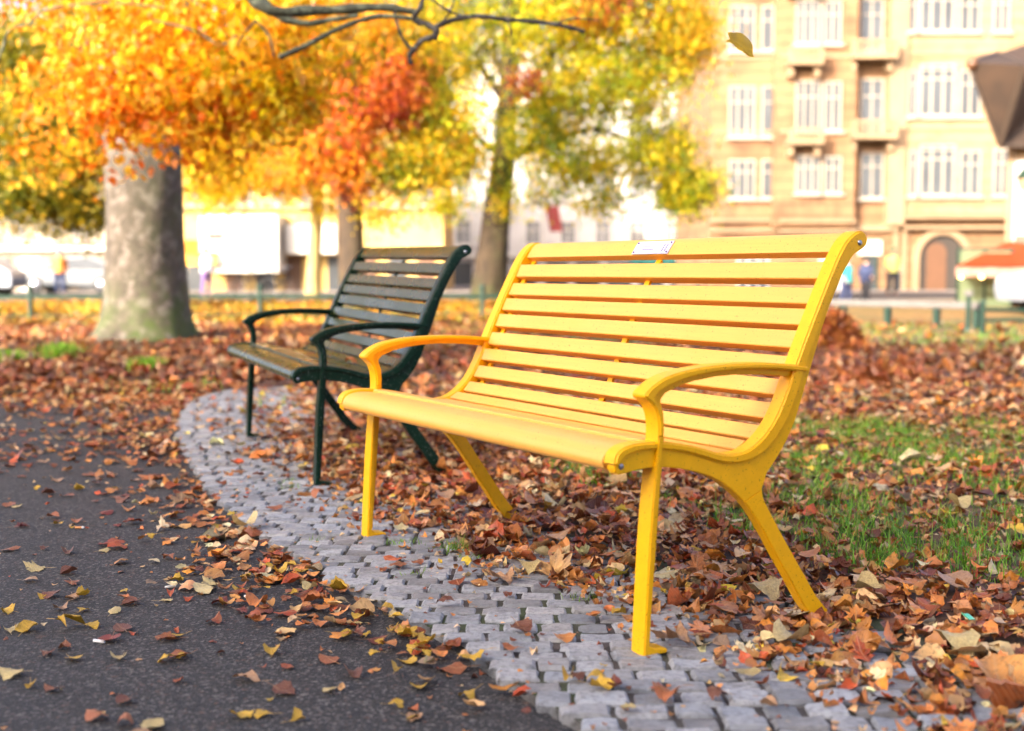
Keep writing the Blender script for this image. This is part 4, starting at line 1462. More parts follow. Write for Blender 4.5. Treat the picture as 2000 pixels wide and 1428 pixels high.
# --- the grey trunk and the orange foliage that hangs in front of it
gt = ground(288, 666)
gtree_blobs = [B_(290, 150, 10.6, 150, 70, 0.8, 9), B_(190, 170, 10.8, 70, 50, 0.6, 3.5), B_(430, 170, 10.4, 130, 65, 0.8, 8, ORANGE + YELLOW), B_(540, 120, 10.0, 110, 80, 0.8, 7, YELLOW + ORANGE[:2]), B_(250, 40, 11, 170, 60, 0.9, 7), B_(470, 30, 10.5, 190, 60, 0.9, 8, YELLOW + ORANGE), B_(620, 60, 10.2, 80, 60, 0.7, 2.5, YELLOW + LIMEG[:2]),
               B_(240, 225, 10.6, 80, 30, 0.5, 3), B_(400, 245, 10.5, 70, 28, 0.5, 1.6), B_(350, -160, 11.5, 500, 150, 2.0, 14), B_(100, -120, 12, 300, 150, 2.0, 8), B_(60, 335, 13.0, 60, 50, 0.6, 0.6, ORANGE), B_(570, 190, 10.2, 60, 45, 0.5, 1.6, YELLOW), B_(150, 285, 10.8, 34, 26, 0.4, 0.5), B_(90, 255, 11, 40, 30, 0.4, 0.5), B_(480, 265, 10.4, 40, 24, 0.4, 0.5, YELLOW + ORANGE), B_(330, 255, 10.2, 40, 18, 0.4, 0.5), B_(200, 300, 10.7, 25, 20, 0.3, 0.3), B_(20, 200, 11.5, 50, 40, 0.5, 0.6), B_(640, 150, 10.2, 40, 30, 0.4, 0.4, YELLOW)]
tg = tree('maple_tree', 'maple with a thick mottled grey trunk and orange leaves hanging in front', (gt[0], gt[1], 0.0),
          [(0, 0, -0.1, 0.56), (0, 0, 0.12, 0.53), (0, 0, 0.45, 0.495), (0.0, 0, 0.95, 0.465), (-0.01, 0, 1.6, 0.445), (-0.03, 0.02, 2.4, 0.44), (-0.04, 0.05, 3.2, 0.46), (-0.02, 0.1, 4.2, 0.42), (0.05, 0.2, 5.6, 0.30), (0.1, 0.3, 7.2, 0.16)],
          M['grey_bark'], gtree_blobs, 10000, 0.112, ORANGE, 31, flare=(0.36, 0.20), clump=0.23, per=22, droop=0.7, tmpl=T_OAK, cmat='near_crown',
          limbs=[((0, -0.2, 3.4), [at(300, 90, 10.5), at(420, 40, 10.4), at(150, 120, 10.8)], 0.12), ((0, -0.1, 3.9), [at(540, 40, 10), at(210, -60, 11), at(560, -150, 9)], 0.15)])


def branch(paths, mat, parent, name='branch'):
    V, F = [], []
    rg = random.Random(8)
    off = Vector(parent.location)
    for pts, r0, r1, Y in paths:
        P = []
        for q in pts:
            P.append(tuple((q if isinstance(q, Vector) else at(q[0], q[1], q[2] if len(q) > 2 else Y)) - off))
        P = catmull(P, 4)
        R = [r0 + (r1 - r0) * i / (len(P) - 1) for i in range(len(P))]
        R = [r * (1 + 0.16 * math.sin(i * 2.1 + r0 * 900)) for i, r in enumerate(R)]
        tube_verts(P, R, 9, V, F, 0.10, rg)
    return link(name, py_mesh(name, V, F), mat, parent)


start = Vector((gt[0] + 0.1, gt[1] - 0.3, 4.2))
branch([([start, at(330, -330, 12), at(420, -150, 9.5), (500, 4, 8.0), (620, 20), (740, 14), (812, 24)], 0.05, 0.021, 8.0)], M['lichen_bark'], tg)
branch([([at(420, -150, 9.5), at(520, 10, 8.3), (590, 45), (650, 38), (700, 30)], 0.028, 0.014, 8.2)], M['lichen_bark'], tg)
branch([([(818, 38, 7.2), (740, 32, 7.2), (665, 55, 7.2), (600, 88, 7.2), (548, 111, 7.3)], 0.012, 0.017, 7.2)], M['lichen_bark'], tg)
branch([([(828, -20, 7.3), (822, 12), (808, 38), (832, 47), (852, 60), (846, 76)], 0.013, 0.020, 7.2), ([(846, 74), (826, 78), (812, 92), (800, 108), (803, 126)], 0.017, 0.012, 7.2), ([(812, 100), (790, 82), (775, 45), (770, 20)], 0.010, 0.006, 7.3), ([(845, 56), (880, 40), (930, 32), (990, 38), (1060, 44), (1105, 52), (1142, 62)], 0.016, 0.011, 7.2),
        ([(905, 34), (870, 18), (838, -6)], 0.007, 0.007, 7.2), ([(990, 38), (998, 62), (1000, 80)], 0.007, 0.003, 7.2), ([(1085, 48), (1120, 36), (1170, 40)], 0.006, 0.003, 7.2), ([(860, 50), (880, 20), (892, -12)], 0.005, 0.004, 7.2)], M['dark_twig'], tg, 'twig')
for pts_, ra_, rb_, Y_ in (([(520, 95, 9.6), (470, 70), (430, 88), (380, 60), (300, 40)], 0.012, 0.008, 9.6), ([(320, 15, 9.8), (200, 5), (90, 20), (60, 45), (20, 58), (5, 95), (-8, 130)], 0.007, 0.011, 9.8), ([(500, 40, 9), (525, 70), (535, 110)], 0.010, 0.007, 9.0), ([(500, 40, 9), (470, 75), (465, 90)], 0.010, 0.006, 9.0)):
    branch([(pts_, ra_, rb_, Y_)], M['lichen_bark'], tg, 'twig')

# --- the tree in the middle, leaves hanging down
mb = at(955, 592, 33.0)
mid_blobs = [B_(985, 40, 33.6, 200, 120, 2.0, 13), B_(1180, 60, 32.5, 190, 120, 2.5, 13), B_(1210, 180, 32, 160, 80, 1.8, 8), B_(1290, 300, 32, 70, 70, 1.0, 5), B_(1340, 370, 32, 55, 45, 0.8, 4.5), B_(1150, 320, 32, 120, 50, 1.2, 4), B_(1060, 240, 32, 90, 90, 1.0, 5), B_(985, 380, 32.6, 16, 60, 0.3, 0.8), B_(880, 300, 32.5, 70, 60, 1.4, 4), B_(870, 400, 32, 30, 20, 0.8, 0.5),
             B_(850, 150, 33, 110, 140, 1.5, 8), B_(740, 60, 34, 140, 110, 1.5, 6), B_(1330, 60, 32, 60, 110, 1.0, 6, [(0.62, 0.37, 0.006), (0.58, 0.32, 0.006), (0.44, 0.30, 0.007)]), B_(1120, -120, 33, 330, 140, 3, 16), B_(1060, 380, 31.7, 40, 30, 0.5, 0.6), B_(1180, 390, 31.7, 70, 25, 0.5, 0.8), B_(1180, 20, 31, 80, 40, 0.6, 1.0, REDS), B_(1030, 165, 31, 25, 25, 0.4, 0.4, REDS)]
tree('lime_tree', 'tall tree with hanging yellow green foliage behind the yellow bench', (mb[0], 33.0, 0.0),
     [(0, 0, -0.1, 0.58), (0, 0, 0.3, 0.50), (0.08, 0, 1.2, 0.42), (0.22, 0, 2.4, 0.36), (0.38, 0, 3.8, 0.31), (0.5, 0, 5.4, 0.26), (0.55, 0, 7.0, 0.20), (0.6, 0, 9.0, 0.12)], M['brown_bark'], mid_blobs, 78000, 0.115, LIMEG, 41, clump=0.31, per=24, droop=1.0, group='trees beyond the benches',
     limbs=[((0.38, 0, 3.8), [at(1150, 300, 32), at(1290, 290, 32), at(860, 280, 32.5)], 0.12), ((0.5, 0, 5.2), [at(1200, 150, 32), at(1330, 120, 32), at(860, 100, 33)], 0.12), ((0.55, 0, 7), [at(1000, -60, 33), at(1250, -40, 33)], 0.1)])

# --- red maple
rb = at(690, 612, 25.0)
red_blobs = [B_(690, 240, 25, 60, 100, 0.9, 6, REDS + ORANGE[2:3]), B_(765, 180, 24.8, 55, 70, 0.7, 4.5, REDS), B_(630, 310, 24.8, 80, 40, 0.7, 3.6, REDS + ORANGE), B_(570, 325, 24.8, 50, 22, 0.5, 1.2, REDS + ORANGE), B_(700, 120, 25.4, 130, 90, 1.0, 8, OLIVE + ORANGE + YELLOW), B_(790, 330, 25.2, 100, 55, 0.8, 6, YELLOW + LIMEG), B_(850, 260, 25.6, 90, 90, 0.9, 6, LIMEG + YELLOW), B_(640, 60, 25.5, 170, 90, 1.2, 8, YELLOW + ORANGE), B_(690, 350, 24.8, 35, 50, 0.4, 1.4, ORANGE + REDS), B_(700, -120, 26, 300, 120, 2, 8, ORANGE + OLIVE), B_(560, 200, 25.5, 80, 90, 0.9, 5, YELLOW + OLIVE), B_(740, 420, 25.0, 50, 35, 0.4, 0.9, YELLOW), B_(810, 90, 25.8, 90, 80, 0.9, 5, OLIVE + YELLOW)]
tree('red_maple', 'smaller tree with a red and orange crown behind the green bench', (rb[0], 25.0, 0.0),
     [(0, 0, -0.1, 0.34), (0, 0, 0.3, 0.29), (-0.02, 0, 1.2, 0.26), (-0.05, 0, 2.2, 0.24), (0.0, 0, 3.2, 0.18), (0.1, 0, 4.6, 0.11), (0.1, 0, 6.0, 0.06)], M['brown_bark'], red_blobs, 42000, 0.095, REDS, 51, clump=0.26, per=22, droop=0.9, group='trees beyond the benches',
     limbs=[((0, 0, 2.4), [at(620, 300, 24.8), at(780, 220, 25), at(790, 330, 25)], 0.08), ((0, 0, 3.2), [at(640, 100, 25.5), at(740, 100, 25.4)], 0.08)])

# --- pale sunlit tree
pb = at(612, 592, 38.0)
pale_blobs = [B_(560, 250, 38, 110, 90, 1.5, 8), B_(450, 330, 37.5, 90, 50, 1.2, 5), B_(600, 120, 38, 200, 90, 2, 9), B_(470, 200, 38, 120, 110, 1.5, 8), B_(560, 360, 37, 70, 28, 1.0, 2), B_(430, 380, 37, 60, 30, 0.8, 1.6), B_(640, 400, 37.5, 40, 30, 0.6, 0.7), B_(400, 250, 37.5, 70, 90, 1.0, 4), B_(600, -80, 39, 300, 120, 2, 8)]
tree('yellow_tree', 'pale trunked sunlit tree with clear yellow leaves behind the red one', (pb[0], 38.0, 0.0),
     [(0, 0, -0.1, 0.27), (0.0, 0, 0.5, 0.23), (0.08, 0, 1.8, 0.20), (0.16, 0, 3.2, 0.18), (0.2, 0, 5.0, 0.14), (0.2, 0, 8, 0.07)], M['pale_bark'], pale_blobs, 34000, 0.13, YELLOW, 61, clump=0.34, per=22, droop=0.8, group='trees beyond the benches',
     limbs=[((0.16, 0, 3.2), [at(540, 330, 38), at(690, 330, 38), at(480, 220, 38)], 0.09), ((0.2, 0, 5.0), [at(600, 60, 38), at(700, 100, 38)], 0.08)])

# --- olive tree on the left, its trunk behind the grey one
lb = at(300, 600, 28.0)
olive_blobs = [B_(90, 230, 27, 120, 80, 1.4, 8), B_(40, 380, 26.5, 110, 50, 1.0, 6), B_(160, 410, 27, 60, 40, 0.8, 2.6), B_(110, 320, 27, 120, 50, 1.0, 6, OLIVE + ORANGE[:2]), B_(400, 300, 28, 70, 60, 1.0, 3.5, YELLOW), B_(250, 100, 29, 320, 100, 2.0, 12), B_(200, -100, 29, 420, 140, 2.5, 10), B_(-60, 300, 27, 90, 120, 1.2, 4), B_(20, 110, 27, 80, 70, 1.0, 4)]
tree('olive_green_tree', 'olive green and orange tree hanging over the left railing behind the grey trunk', (lb[0], 28.0, 0.0),
     [(0, 0, -0.1, 0.34), (0, 0, 0.4, 0.28), (-0.1, 0, 2.0, 0.25), (-0.3, 0, 4.0, 0.21), (-0.4, 0, 6.5, 0.12)], M['brown_bark'], olive_blobs, 48000, 0.11, OLIVE, 71, clump=0.32, per=22, droop=0.9, group='trees beyond the benches',
     limbs=[((-0.2, 0, 3.0), [at(130, 300, 27), at(60, 350, 26.5), at(400, 280, 28)], 0.1), ((-0.35, 0, 5), [at(100, 100, 28), at(300, 0, 29)], 0.1)])

# ------------------------------------------------------------------ low railings
def railing(name, label, posts, top, rails, pm, rm, r=0.028, cap=None):
    root = empty(name, (posts[0][0], posts[0][1], 0))
    tag(root, label, 'fence')
    o0 = Vector((posts[0][0], posts[0][1], 0))
    for x, y in posts:
        bm = bmesh.new()
        bar(bm, Vector((x, y, -0.05)) - o0, Vector((x, y, top)) - o0, r, r, 10)
        bmesh.ops.create_uvsphere(bm, u_segments=10, v_segments=6, radius=r * 1.35, matrix=Matrix.Translation(Vector((x, y, top)) - o0))
        from_bm('post', bm, pm, root, True)
    for zc, h, d, dz in rails:
        bm = bmesh.new()
        for (a, b), (c, e) in zip(posts[:-1], posts[1:]):
            v = Vector((c - a, e - b, 0))
            n = v.length
            add_box(bm, Vector(((a + c) / 2, (b + e) / 2, zc)) - o0, (n - 2 * r * 0.9, d, h), math.atan2(v.y, v.x))
        from_bm('rail', bm, rm, root)
    return root


lp = [(at(60 + 440 * i, 600, 20.8).x, 20.8 + 0.35 * i) for i in range(-2, 4)]
railing('low_railing', 'dark green low park railing with a single thin rail on the left', lp, 0.56, [(0.405, 0.07, 0.04, 0), (0.10, 0.025, 0.02, 0)], M['iron'], M['iron'], 0.042)
rp = [(at(1918, 655, 16.2).x + 2.25 * i, 16.2 + 0.25 * i) for i in (0, 1, 2, 3)]
railing('low_railing', 'dark green low railing with two thin rails at the right edge', rp, 0.42, [(0.33, 0.045, 0.03, 0), (0.20, 0.04, 0.03, 0)], M['iron'], M['iron'], 0.032)
root = empty('bollard', (at(1890, 650, 16.95).x, 16.95, 0))
tag(root, 'dark green bollard with a pale flat cap by the right railing', 'bollard')
bm = bmesh.new()
bar(bm, (0, 0, -0.05), (0, 0, 0.50), 0.038, 0.034, 12)
bar(bm, (0, 0, 0.0), (0, 0, 0.06), 0.066, 0.056, 12)
from_bm('post', bm, M['iron'], root, True)
bm = bmesh.new()
bar(bm, (0, 0, 0.50), (0, 0, 0.575), 0.062, 0.062, 12)
from_bm('cap', bm, M['grey_rail'], root, True)
# grey plank barrier
a, b = at(1560, 598, 19.6), at(1915, 604, 17.4)
root = empty('plank_barrier', (a.x, a.y, 0))
tag(root, 'low barrier of a weathered grey plank on dark posts behind the yellow bench', 'fence')
o0 = Vector((a.x, a.y, 0))
v = (b - a)
bm = bmesh.new()
add_box(bm, (v.x / 2, v.y / 2, 0.355), (math.hypot(v.x, v.y), 0.16, 0.10), math.atan2(v.y, v.x), 0.012)
from_bm('plank', bm, M['grey_rail'], root)
for t in (0.02, 0.27, 0.52, 0.78, 0.98):
    bm = bmesh.new()
    add_box(bm, (v.x * t, v.y * t, 0.128), (0.09, 0.09, 0.35), math.atan2(v.y, v.x), 0.008)
    from_bm('post', bm, M['iron'], root)

# leaf heaps
def heap(name, u, v, r, h, label, cols, n, seed):
    rg = np.random.default_rng(seed)
    g = ground(u, v)
    root = empty(name, (g[0], g[1], 0))
    tag(root, label, 'leaf heap')
    V, F = [], []
    N = 18
    for i in range(7):
        t = i / 6
        for k_ in range(N):
            th = 2 * PI * k_ / N
            rr_ = r * (1 - t) ** 0.8 * (1 + 0.15 * math.sin(3 * th + seed))
            V.append((rr_ * math.cos(th), rr_ * math.sin(th) * 0.8, h * 0.9 * math.sin(t * PI / 2) - 0.03))
    for i in range(6):
        for k_ in range(N):
            F.append((i * N + k_, i * N + (k_ + 1) % N, (i + 1) * N + (k_ + 1) % N, (i + 1) * N + k_))
    link('mound', py_mesh('mound', V, F), M['soil'], root)
    th = rg.uniform(0, 6.28, n)
    t = rg.random(n) ** 0.7
    rr_ = r * (1 - t) ** 0.8 * rg.uniform(0.9, 1.12, n)
    P = np.column_stack([rr_ * np.cos(th), rr_ * np.sin(th) * 0.8, h * np.sin(t * PI / 2) * rg.uniform(0.85, 1.1, n)])
    V, F, C = make_leaves(T_WIDE, P, rg.uniform(0, 6.28, n), rg.normal(0, 0.6, n), rg.normal(0, 0.6, n), rg.uniform(.07, .13, n), palette(cols, n, rg), 0.8, rg)
    link('leaf_cover', tri_mesh('leaf_cover', V, F, C), M['litter'], root)


heap('leaf_heap', 1628, 684, 0.34, 0.34, 'tall raked heap of orange leaves behind the yellow bench', [(0.55, 0.17, 0.03), (0.45, 0.12, 0.03), (0.60, 0.26, 0.05), (0.30, 0.08, 0.03)], 1500, 3)
heap('leaf_heap', 1725, 752, 0.42, 0.10, 'low wide heap of rust brown leaves right of the yellow bench', [(0.42, 0.12, 0.03), (0.34, 0.09, 0.03), (0.25, 0.07, 0.03), (0.50, 0.20, 0.05)], 900, 4)

# ------------------------------------------------------------------ buildings
class Bld:
    def __init__(self, name, label, Y, u0, u1, vtop, depth, wall_mat, vbase=None, cat='building', rot=0.0):
        self.Y = Y
        a, b = at(u0, 500, Y), at(u1, 500, Y)
        self.x0, self.x1 = a.x, b.x
        self.top = at(u0, vtop, Y).z
        self.root = empty(name, ((a.x + b.x) / 2, Y, 0))
        tag(self.root, label, cat)
        self.o = Vector(self.root.location)
        bm = bmesh.new()
        add_box(bm, Vector(((a.x + b.x) / 2, Y + depth / 2, self.top / 2 - 0.05)) - self.o, (b.x - a.x, depth, self.top + 0.1))
        self.wall = from_bm('wall', bm, wall_mat, self.root)

    def box(self, u0, v0, u1, v1, proud, mat, name, depth=None, parent=None, base=0.0, bevel=0.0):
        """box on the facade covering photo pixels u0..u1, v0..v1, standing proud metres out of the wall"""
        p, q = at(u0, v0, self.Y), at(u1, v1, self.Y)
        bm = bmesh.new()
        d = depth or proud + 0.06
        add_box(bm, Vector(((p.x + q.x) / 2, self.Y - proud + d / 2, (p.z + q.z) / 2)) - self.o, (abs(q.x - p.x), d, abs(q.z - p.z)), 0, bevel)
        return from_bm(name, bm, mat, parent or self.root)

    def window(self, u0, v0, u1, v1, cols, rows, proud=0.10, frame=None, base=0.0, fw=3.0, sill=True, pane=None):
        frame = frame or M['window_frame']
        p, q = at(u0, v0, self.Y), at(u1, v1, self.Y)
        x0, x1, z0, z1 = min(p.x, q.x), max(p.x, q.x), min(p.z, q.z), max(p.z, q.z)
        yf = self.Y - base - proud
        w = fw * self.Y / FPX
        bm = bmesh.new()
        dd = proud + 0.04

        def bx(a, b, c, d, dy=0.0):
            add_box(bm, Vector(((a + b) / 2, yf + dy + dd / 2, (c + d) / 2)) - self.o, (b - a, dd, d - c))
        bx(x0, x0 + w, z0, z1)
        bx(x1 - w, x1, z0, z1)
        bx(x0 + w, x1 - w, z1 - w, z1)
        bx(x0 + w, x1 - w, z0, z0 + w)
        for i in range(1, cols):
            x = x0 + (x1 - x0) * i / cols
            bx(x - w * .42, x + w * .42, z0 + w, z1 - w, 0.012)
        for i, f in enumerate(rows):
            z = z0 + (z1 - z0) * f
            bx(x0 + w, x1 - w, z - w * .36, z + w * .36, 0.02)
        if sill:
            add_box(bm, Vector(((x0 + x1) / 2, yf + dd / 2 - 0.06, z0 - 0.06)) - self.o, (x1 - x0 + 0.25, dd + 0.12, 0.12))
        fr = from_bm('window', bm, frame, self.root)
        bm = bmesh.new()
        add_box(bm, Vector(((x0 + x1) / 2, yf + proud * 0.75 + 0.02, (z0 + z1) / 2)) - self.o, (x1 - x0 - w, 0.02, z1 - z0 - w))
        from_bm('pane', bm, pane or M['glass'], fr)
        return fr


# ---- the ornate apartment house on the right
A = Bld('apartment_house', 'tall ornate beige apartment house with bays, balconies and white windows', 60.0, 1384, 2280, -420, 12, M['beige_wall'])
A.box(1384, -440, 2280, -420, 0.5, M['stone_trim'], 'cornice')
# paler right wing and a projecting middle bay
A.box(1758, -415, 2275, 420, 0.35, M['pale_wall'], 'right_wing', 0.5)
A.box(1518, -410, 1660, 445, 0.7, M['beige_wall'], 'bay', 0.9)
for v, p in ((428, 0.48), (448, 0.42), (255, 0.12), (110, 0.12)):
    A.box(1384, v, 1516, v + 6, p * 0.6, M['stone_trim'], 'string_course')
    A.box(1760, v - 6, 2275, v, 0.35 + p * 0.5, M['stone_trim'], 'string_course')
    A.box(1516, v + 2, 1662, v + 8, 0.72 + p * 0.4, M['stone_trim'], 'string_course')
A.box(1745, -400, 1759, 440, 0.55, M['stone_trim'], 'pilaster')
A.box(1664, 440, 1752, 452, 0.3, M['stone_trim'], 'string_course')
rows3 = [(312, 388), (168, 268), (12, 100), (-140, -55), (-290, -205)]
for (v0, v1) in rows3:
    A.window(1424, v0, 1474, v1, 3, [0.68])
    A.window(1487, v0, 1511, v1, 1, [0.68])
    A.window(1548, v0 - 6, 1594, v1 - 8, 3, [0.68], base=0.7)
    A.window(1602, v0 - 4, 1634, v1 - 8, 2, [0.68], base=0.7)
    A.window(1680, v0 - 14, 1724, v1, 2, [0.70])
for (v0, v1) in [(284, 384), (128, 230), (-22, 66), (-175, -85), (-320, -240)]:
    A.window(1792, v0, 1858, v1, 3, [0.72, 0.9], base=0.35, fw=3.6)
    A.window(1869, v0 + 12, 1908, v1, 2, [0.7], base=0.35)
    A.window(1770, v0 + 12, 1785, v1, 1, [0.7], base=0.35)
    A.window(1935, v0 + 8, 1965, v1, 2, [0.7], base=0.35)
    A.window(2010, v0, 2076, v1, 3, [0.72], base=0.35)


def balcony(bld, u0, v0, u1, v1, base, deep, label=None):
    """slab with brackets and a row of balusters under a hand rail"""
    p, q = at(u0, v0, bld.Y), at(u1, v1, bld.Y)
    x0, x1, zt, zb = p.x, q.x, p.z, q.z
    yb_ = bld.Y - base
    bm = bmesh.new()
    add_box(bm, Vector(((x0 + x1) / 2, yb_ - deep / 2, zb)) - bld.o, (x1 - x0, deep, 0.22))
    for x in (x0 + 0.2, x1 - 0.2):
        add_box(bm, Vector((x, yb_ - deep * 0.32, zb - 0.36)) - bld.o, (0.22, deep * 0.62, 0.5))
    s = from_bm('balcony', bm, M['stone_trim'], bld.root)
    bm = bmesh.new()
    add_box(bm, Vector(((x0 + x1) / 2, yb_ - deep + 0.1, zt - 0.06)) - bld.o, (x1 - x0, 0.2, 0.12))
    n = max(5, int((x1 - x0) / 0.22))
    for i in range(n):
        x = x0 + 0.08 + (x1 - x0 - 0.16) * i / (n - 1)
        add_box(bm, Vector((x, yb_ - deep + 0.1, (zt - 0.12 + zb + 0.11) / 2)) - bld.o, (0.10 if 0 < i < n - 1 else 0.2, 0.12, zt - 0.12 - zb - 0.11))
    from_bm('balustrade', bm, M['stone_trim'], s)


for (v0, v1) in ((104, 132), (258, 284), (-50, -22), (-200, -172)):
    balcony(A, 1526, v0, 1592, v1, 0.7, 1.0)
for (v0, v1) in ((86, 118), (240, 272), (-70, -38), (-220, -188)):
    balcony(A, 1652, v0, 1738, v1, 0.0, 1.3)
# ground floor
A.window(1684, 500, 1712, 578, 1, [0.8], frame=M['iron'], sill=False)
A.box(1676, 470, 1720, 498, 0.14, M['white'], 'sign_board')
A.window(1600, 505, 1640, 575, 2, [0.8], frame=M['white'], sill=False)
A.window(1440, 500, 1500, 575, 3, [0.8], frame=M['white'], sill=False)
A.window(1735, 520, 1765, 575, 2, [0.8], frame=M['white'], sill=False)


def arch(bld, u0, u1, vt, vb, proud, mat, name, thick=None, inner=None, parent=None):
    """arched panel, or an arched surround when inner is given"""
    p, q = at(u0, vb, bld.Y), at(u1, vt, bld.Y)
    r = (q.x - p.x) / 2
    cx, zs = (p.x + q.x) / 2, q.z - r
    out = [(q.x, p.z)] + [(cx + r * math.cos(t), zs + r * math.sin(t)) for t in np.linspace(0, PI, 15)] + [(p.x, p.z)]
    bm = bmesh.new()
    y0, y1 = bld.Y - proud, bld.Y + 0.03
    if inner:
        ri = r - inner
        inn = [(cx + ri, p.z)] + [(cx + ri * math.cos(t), zs + ri * math.sin(t)) for t in np.linspace(0, PI, 15)] + [(cx - ri, p.z)]
        A_ = [[bm.verts.new(Vector((x, y, z)) - bld.o) for x, z in L_] for y in (y0, y1) for L_ in (out, inn)]
        n = len(out)
        for i in range(n - 1):
            bm.faces.new((A_[0][i], A_[0][i + 1], A_[1][i + 1], A_[1][i]))
            bm.faces.new((A_[0][i], A_[2][i], A_[2][i + 1], A_[0][i + 1]))
            bm.faces.new((A_[1][i], A_[1][i + 1], A_[3][i + 1], A_[3][i]))
    else:
        a = [bm.verts.new(Vector((x, y0, z)) - bld.o) for x, z in out]
        b = [bm.verts.new(Vector((x, y1, z)) - bld.o) for x, z in out]
        bm.faces.new(a)
        for i in range(len(out)):
            j = (i + 1) % len(out)
            bm.faces.new((a[i], a[j], b[j], b[i]))
    return from_bm(name, bm, mat, parent or bld.root)


dr = arch(A, 1778, 1896, 446, 592, 0.30, M['stone_trim'], 'arched_doorway', inner=0.30)
arch(A, 1784, 1890, 452, 592, 0.05, M['dark'], 'recess_shade_panel', parent=dr)  # flat near-black panel; the doorway's shade is put into its colour
arch(A, 1806, 1848, 474, 590, 0.09, M['brown_door'], 'door_leaf', parent=dr)
A.box(1896, 500, 1990, 590, 0.10, M['dark'], 'shop_front')
for u in (1745, 1762):
    A.box(u, 440, u + 5, 592, 0.16, M['stone_trim'], 'pilaster')

# ---- white building behind the hanging tree
Wt = Bld('white_building', 'long white building glimpsed through the hanging yellow leaves', 78.0, 868, 1383, 60, 10, M['white_wall'])
for u in range(890, 1360, 68):
    for v0, v1 in ((110, 165), (215, 275), (330, 392), (430, 478)):
        Wt.window(u, v0, u + 30, v1, 2, [0.6], fw=2.6, frame=M['white'], pane=M['pale_glass'])
Wt.box(868, 496, 1383, 503, 0.35, M['white'], 'string_course')
for i, u in enumerate(range(876, 1372, 62)):
    Wt.box(u, 512, u + 46, 560, 0.06, (M['glass'], M['dark'], M['glass'])[i % 3], 'shop_window')
Wt.box(1230, 506, 1330, 514, 1.2, M['teal_cloth'], 'shop_canopy', 1.2)
p = at(1078, 430, 70)
root = empty('banner', (p.x, 70, 0))
tag(root, 'narrow red hanging banner on a pole before the white building', 'banner')
o0 = Vector((p.x, 70, 0))
bm = bmesh.new()
bar(bm, (-0.42, 0, -0.1), (-0.42, 0, at(1000, 380, 70).z), 0.06, 0.05, 10)
from_bm('pole', bm, M['white'], root, True)
bm = bmesh.new()
zt, zb = at(1000, 402, 70).z, at(1000, 452, 70).z
g_ = bmesh.ops.create_grid(bm, x_segments=6, y_segments=14, size=0.5)
for v in bm.verts:
    x, y = v.co.x, v.co.y
    v.co = Vector((-0.36 + (x + .5) * 0.72 + 0.25 * (0.5 - y), 0.06 * math.sin(7 * x + 4 * y), zb + (y + .5) * (zt - zb)))
bmesh.ops.solidify(bm, geom=bm.faces[:], thickness=0.02)
from_bm('cloth', bm, M['red_cloth'], root, True)

# ---- cream house with the white sign box on the left
Cr = Bld('cream_house', 'sunlit cream shop house behind the green bench', 58.0, 350, 866, 120, 10, M['cream_wall'])
for u in (372, 420, 470, 530, 590, 650, 710, 770, 820):
    for v0, v1 in ((160, 215), (260, 318), (352, 400)):
        Cr.window(u, v0, u + 24, v1, 2, [0.65], fw=2.4, pane=M['pale_glass'])
Cr.box(350, 404, 866, 411, 0.3, M['stone_trim'], 'string_course')
for i, u in enumerate((366, 440, 500, 556, 640, 700, 760, 815)):
    Cr.box(u, 500, u + 34, 572, 0.06, (M['glass'], M['brown_door'])[i % 2], 'shop_window')
Cr.box(568, 500, 586, 566, 0.08, M['brown_door'], 'door')
sg = Cr.box(412, 424, 560, 532, 2.2, M['white'], 'sign_box', 2.15)
Cr.box(428, 458, 458, 470, 2.24, M['sign_red'], 'sign_lettering', 0.05, sg)
Cr.box(461, 460, 490, 469, 2.23, M['sign_tan'], 'sign_lettering', 0.04, sg)
Cr.box(566, 440, 664, 496, 1.2, M['white'], 'sign_box', 1.15)


def awning(name, label, x0, x1, yw, zw, yf, zf, val, cloth, valance, parent=None, hip=0.0, cat='awning', back=0.0):
    root = empty(name, ((x0 + x1) / 2, yw, 0))
    tag(root, label, cat)
    o0 = Vector(root.location)
    bm = bmesh.new()
    t = 0.04
    xb = x0 + back
    a = [(xb + hip, yw, zw), (x1, yw, zw), (x1, yf, zf), (x0, yf, zf), (xb, yw, zf)]
    v = [bm.verts.new(Vector(p) - o0) for p in a]
    bm.faces.new((v[0], v[3], v[2], v[1]))
    bm.faces.new((v[0], v[4], v[3]))
    bmesh.ops.solidify(bm, geom=bm.faces[:], thickness=t)
    from_bm('canvas', bm, cloth, root)
    bm = bmesh.new()
    n = int((x1 - x0) / 0.3)
    for i in range(n):
        xa, xb = x0 + (x1 - x0) * i / n, x0 + (x1 - x0) * (i + 1) / n
        add_box(bm, Vector(((xa + xb) / 2, yf - 0.03, zf - val / 2 - 0.02)) - o0, (xb - xa - 0.012, 0.03, val - (0.03 if i % 2 else 0)))
    add_box(bm, Vector(((x0 + xb) / 2 - 0.015, (yf + yw) / 2, zf - val / 2 - 0.02)) - o0, (0.03, math.hypot(yw - yf, back) - 0.1, val), -math.atan2(back, yw - yf))
    from_bm('valance', bm, valance, root)
    return root


p, q = at(340, 480, 56.2), at(412, 510, 56.2)
awning('awning', 'amber yellow shop awning left of the white sign', p.x, q.x + 0.4, 57.6, at(0, 468, 57).z, 55.4, at(0, 498, 55.4).z, 0.45, M['yellow_cloth'], M['yellow_cloth'])

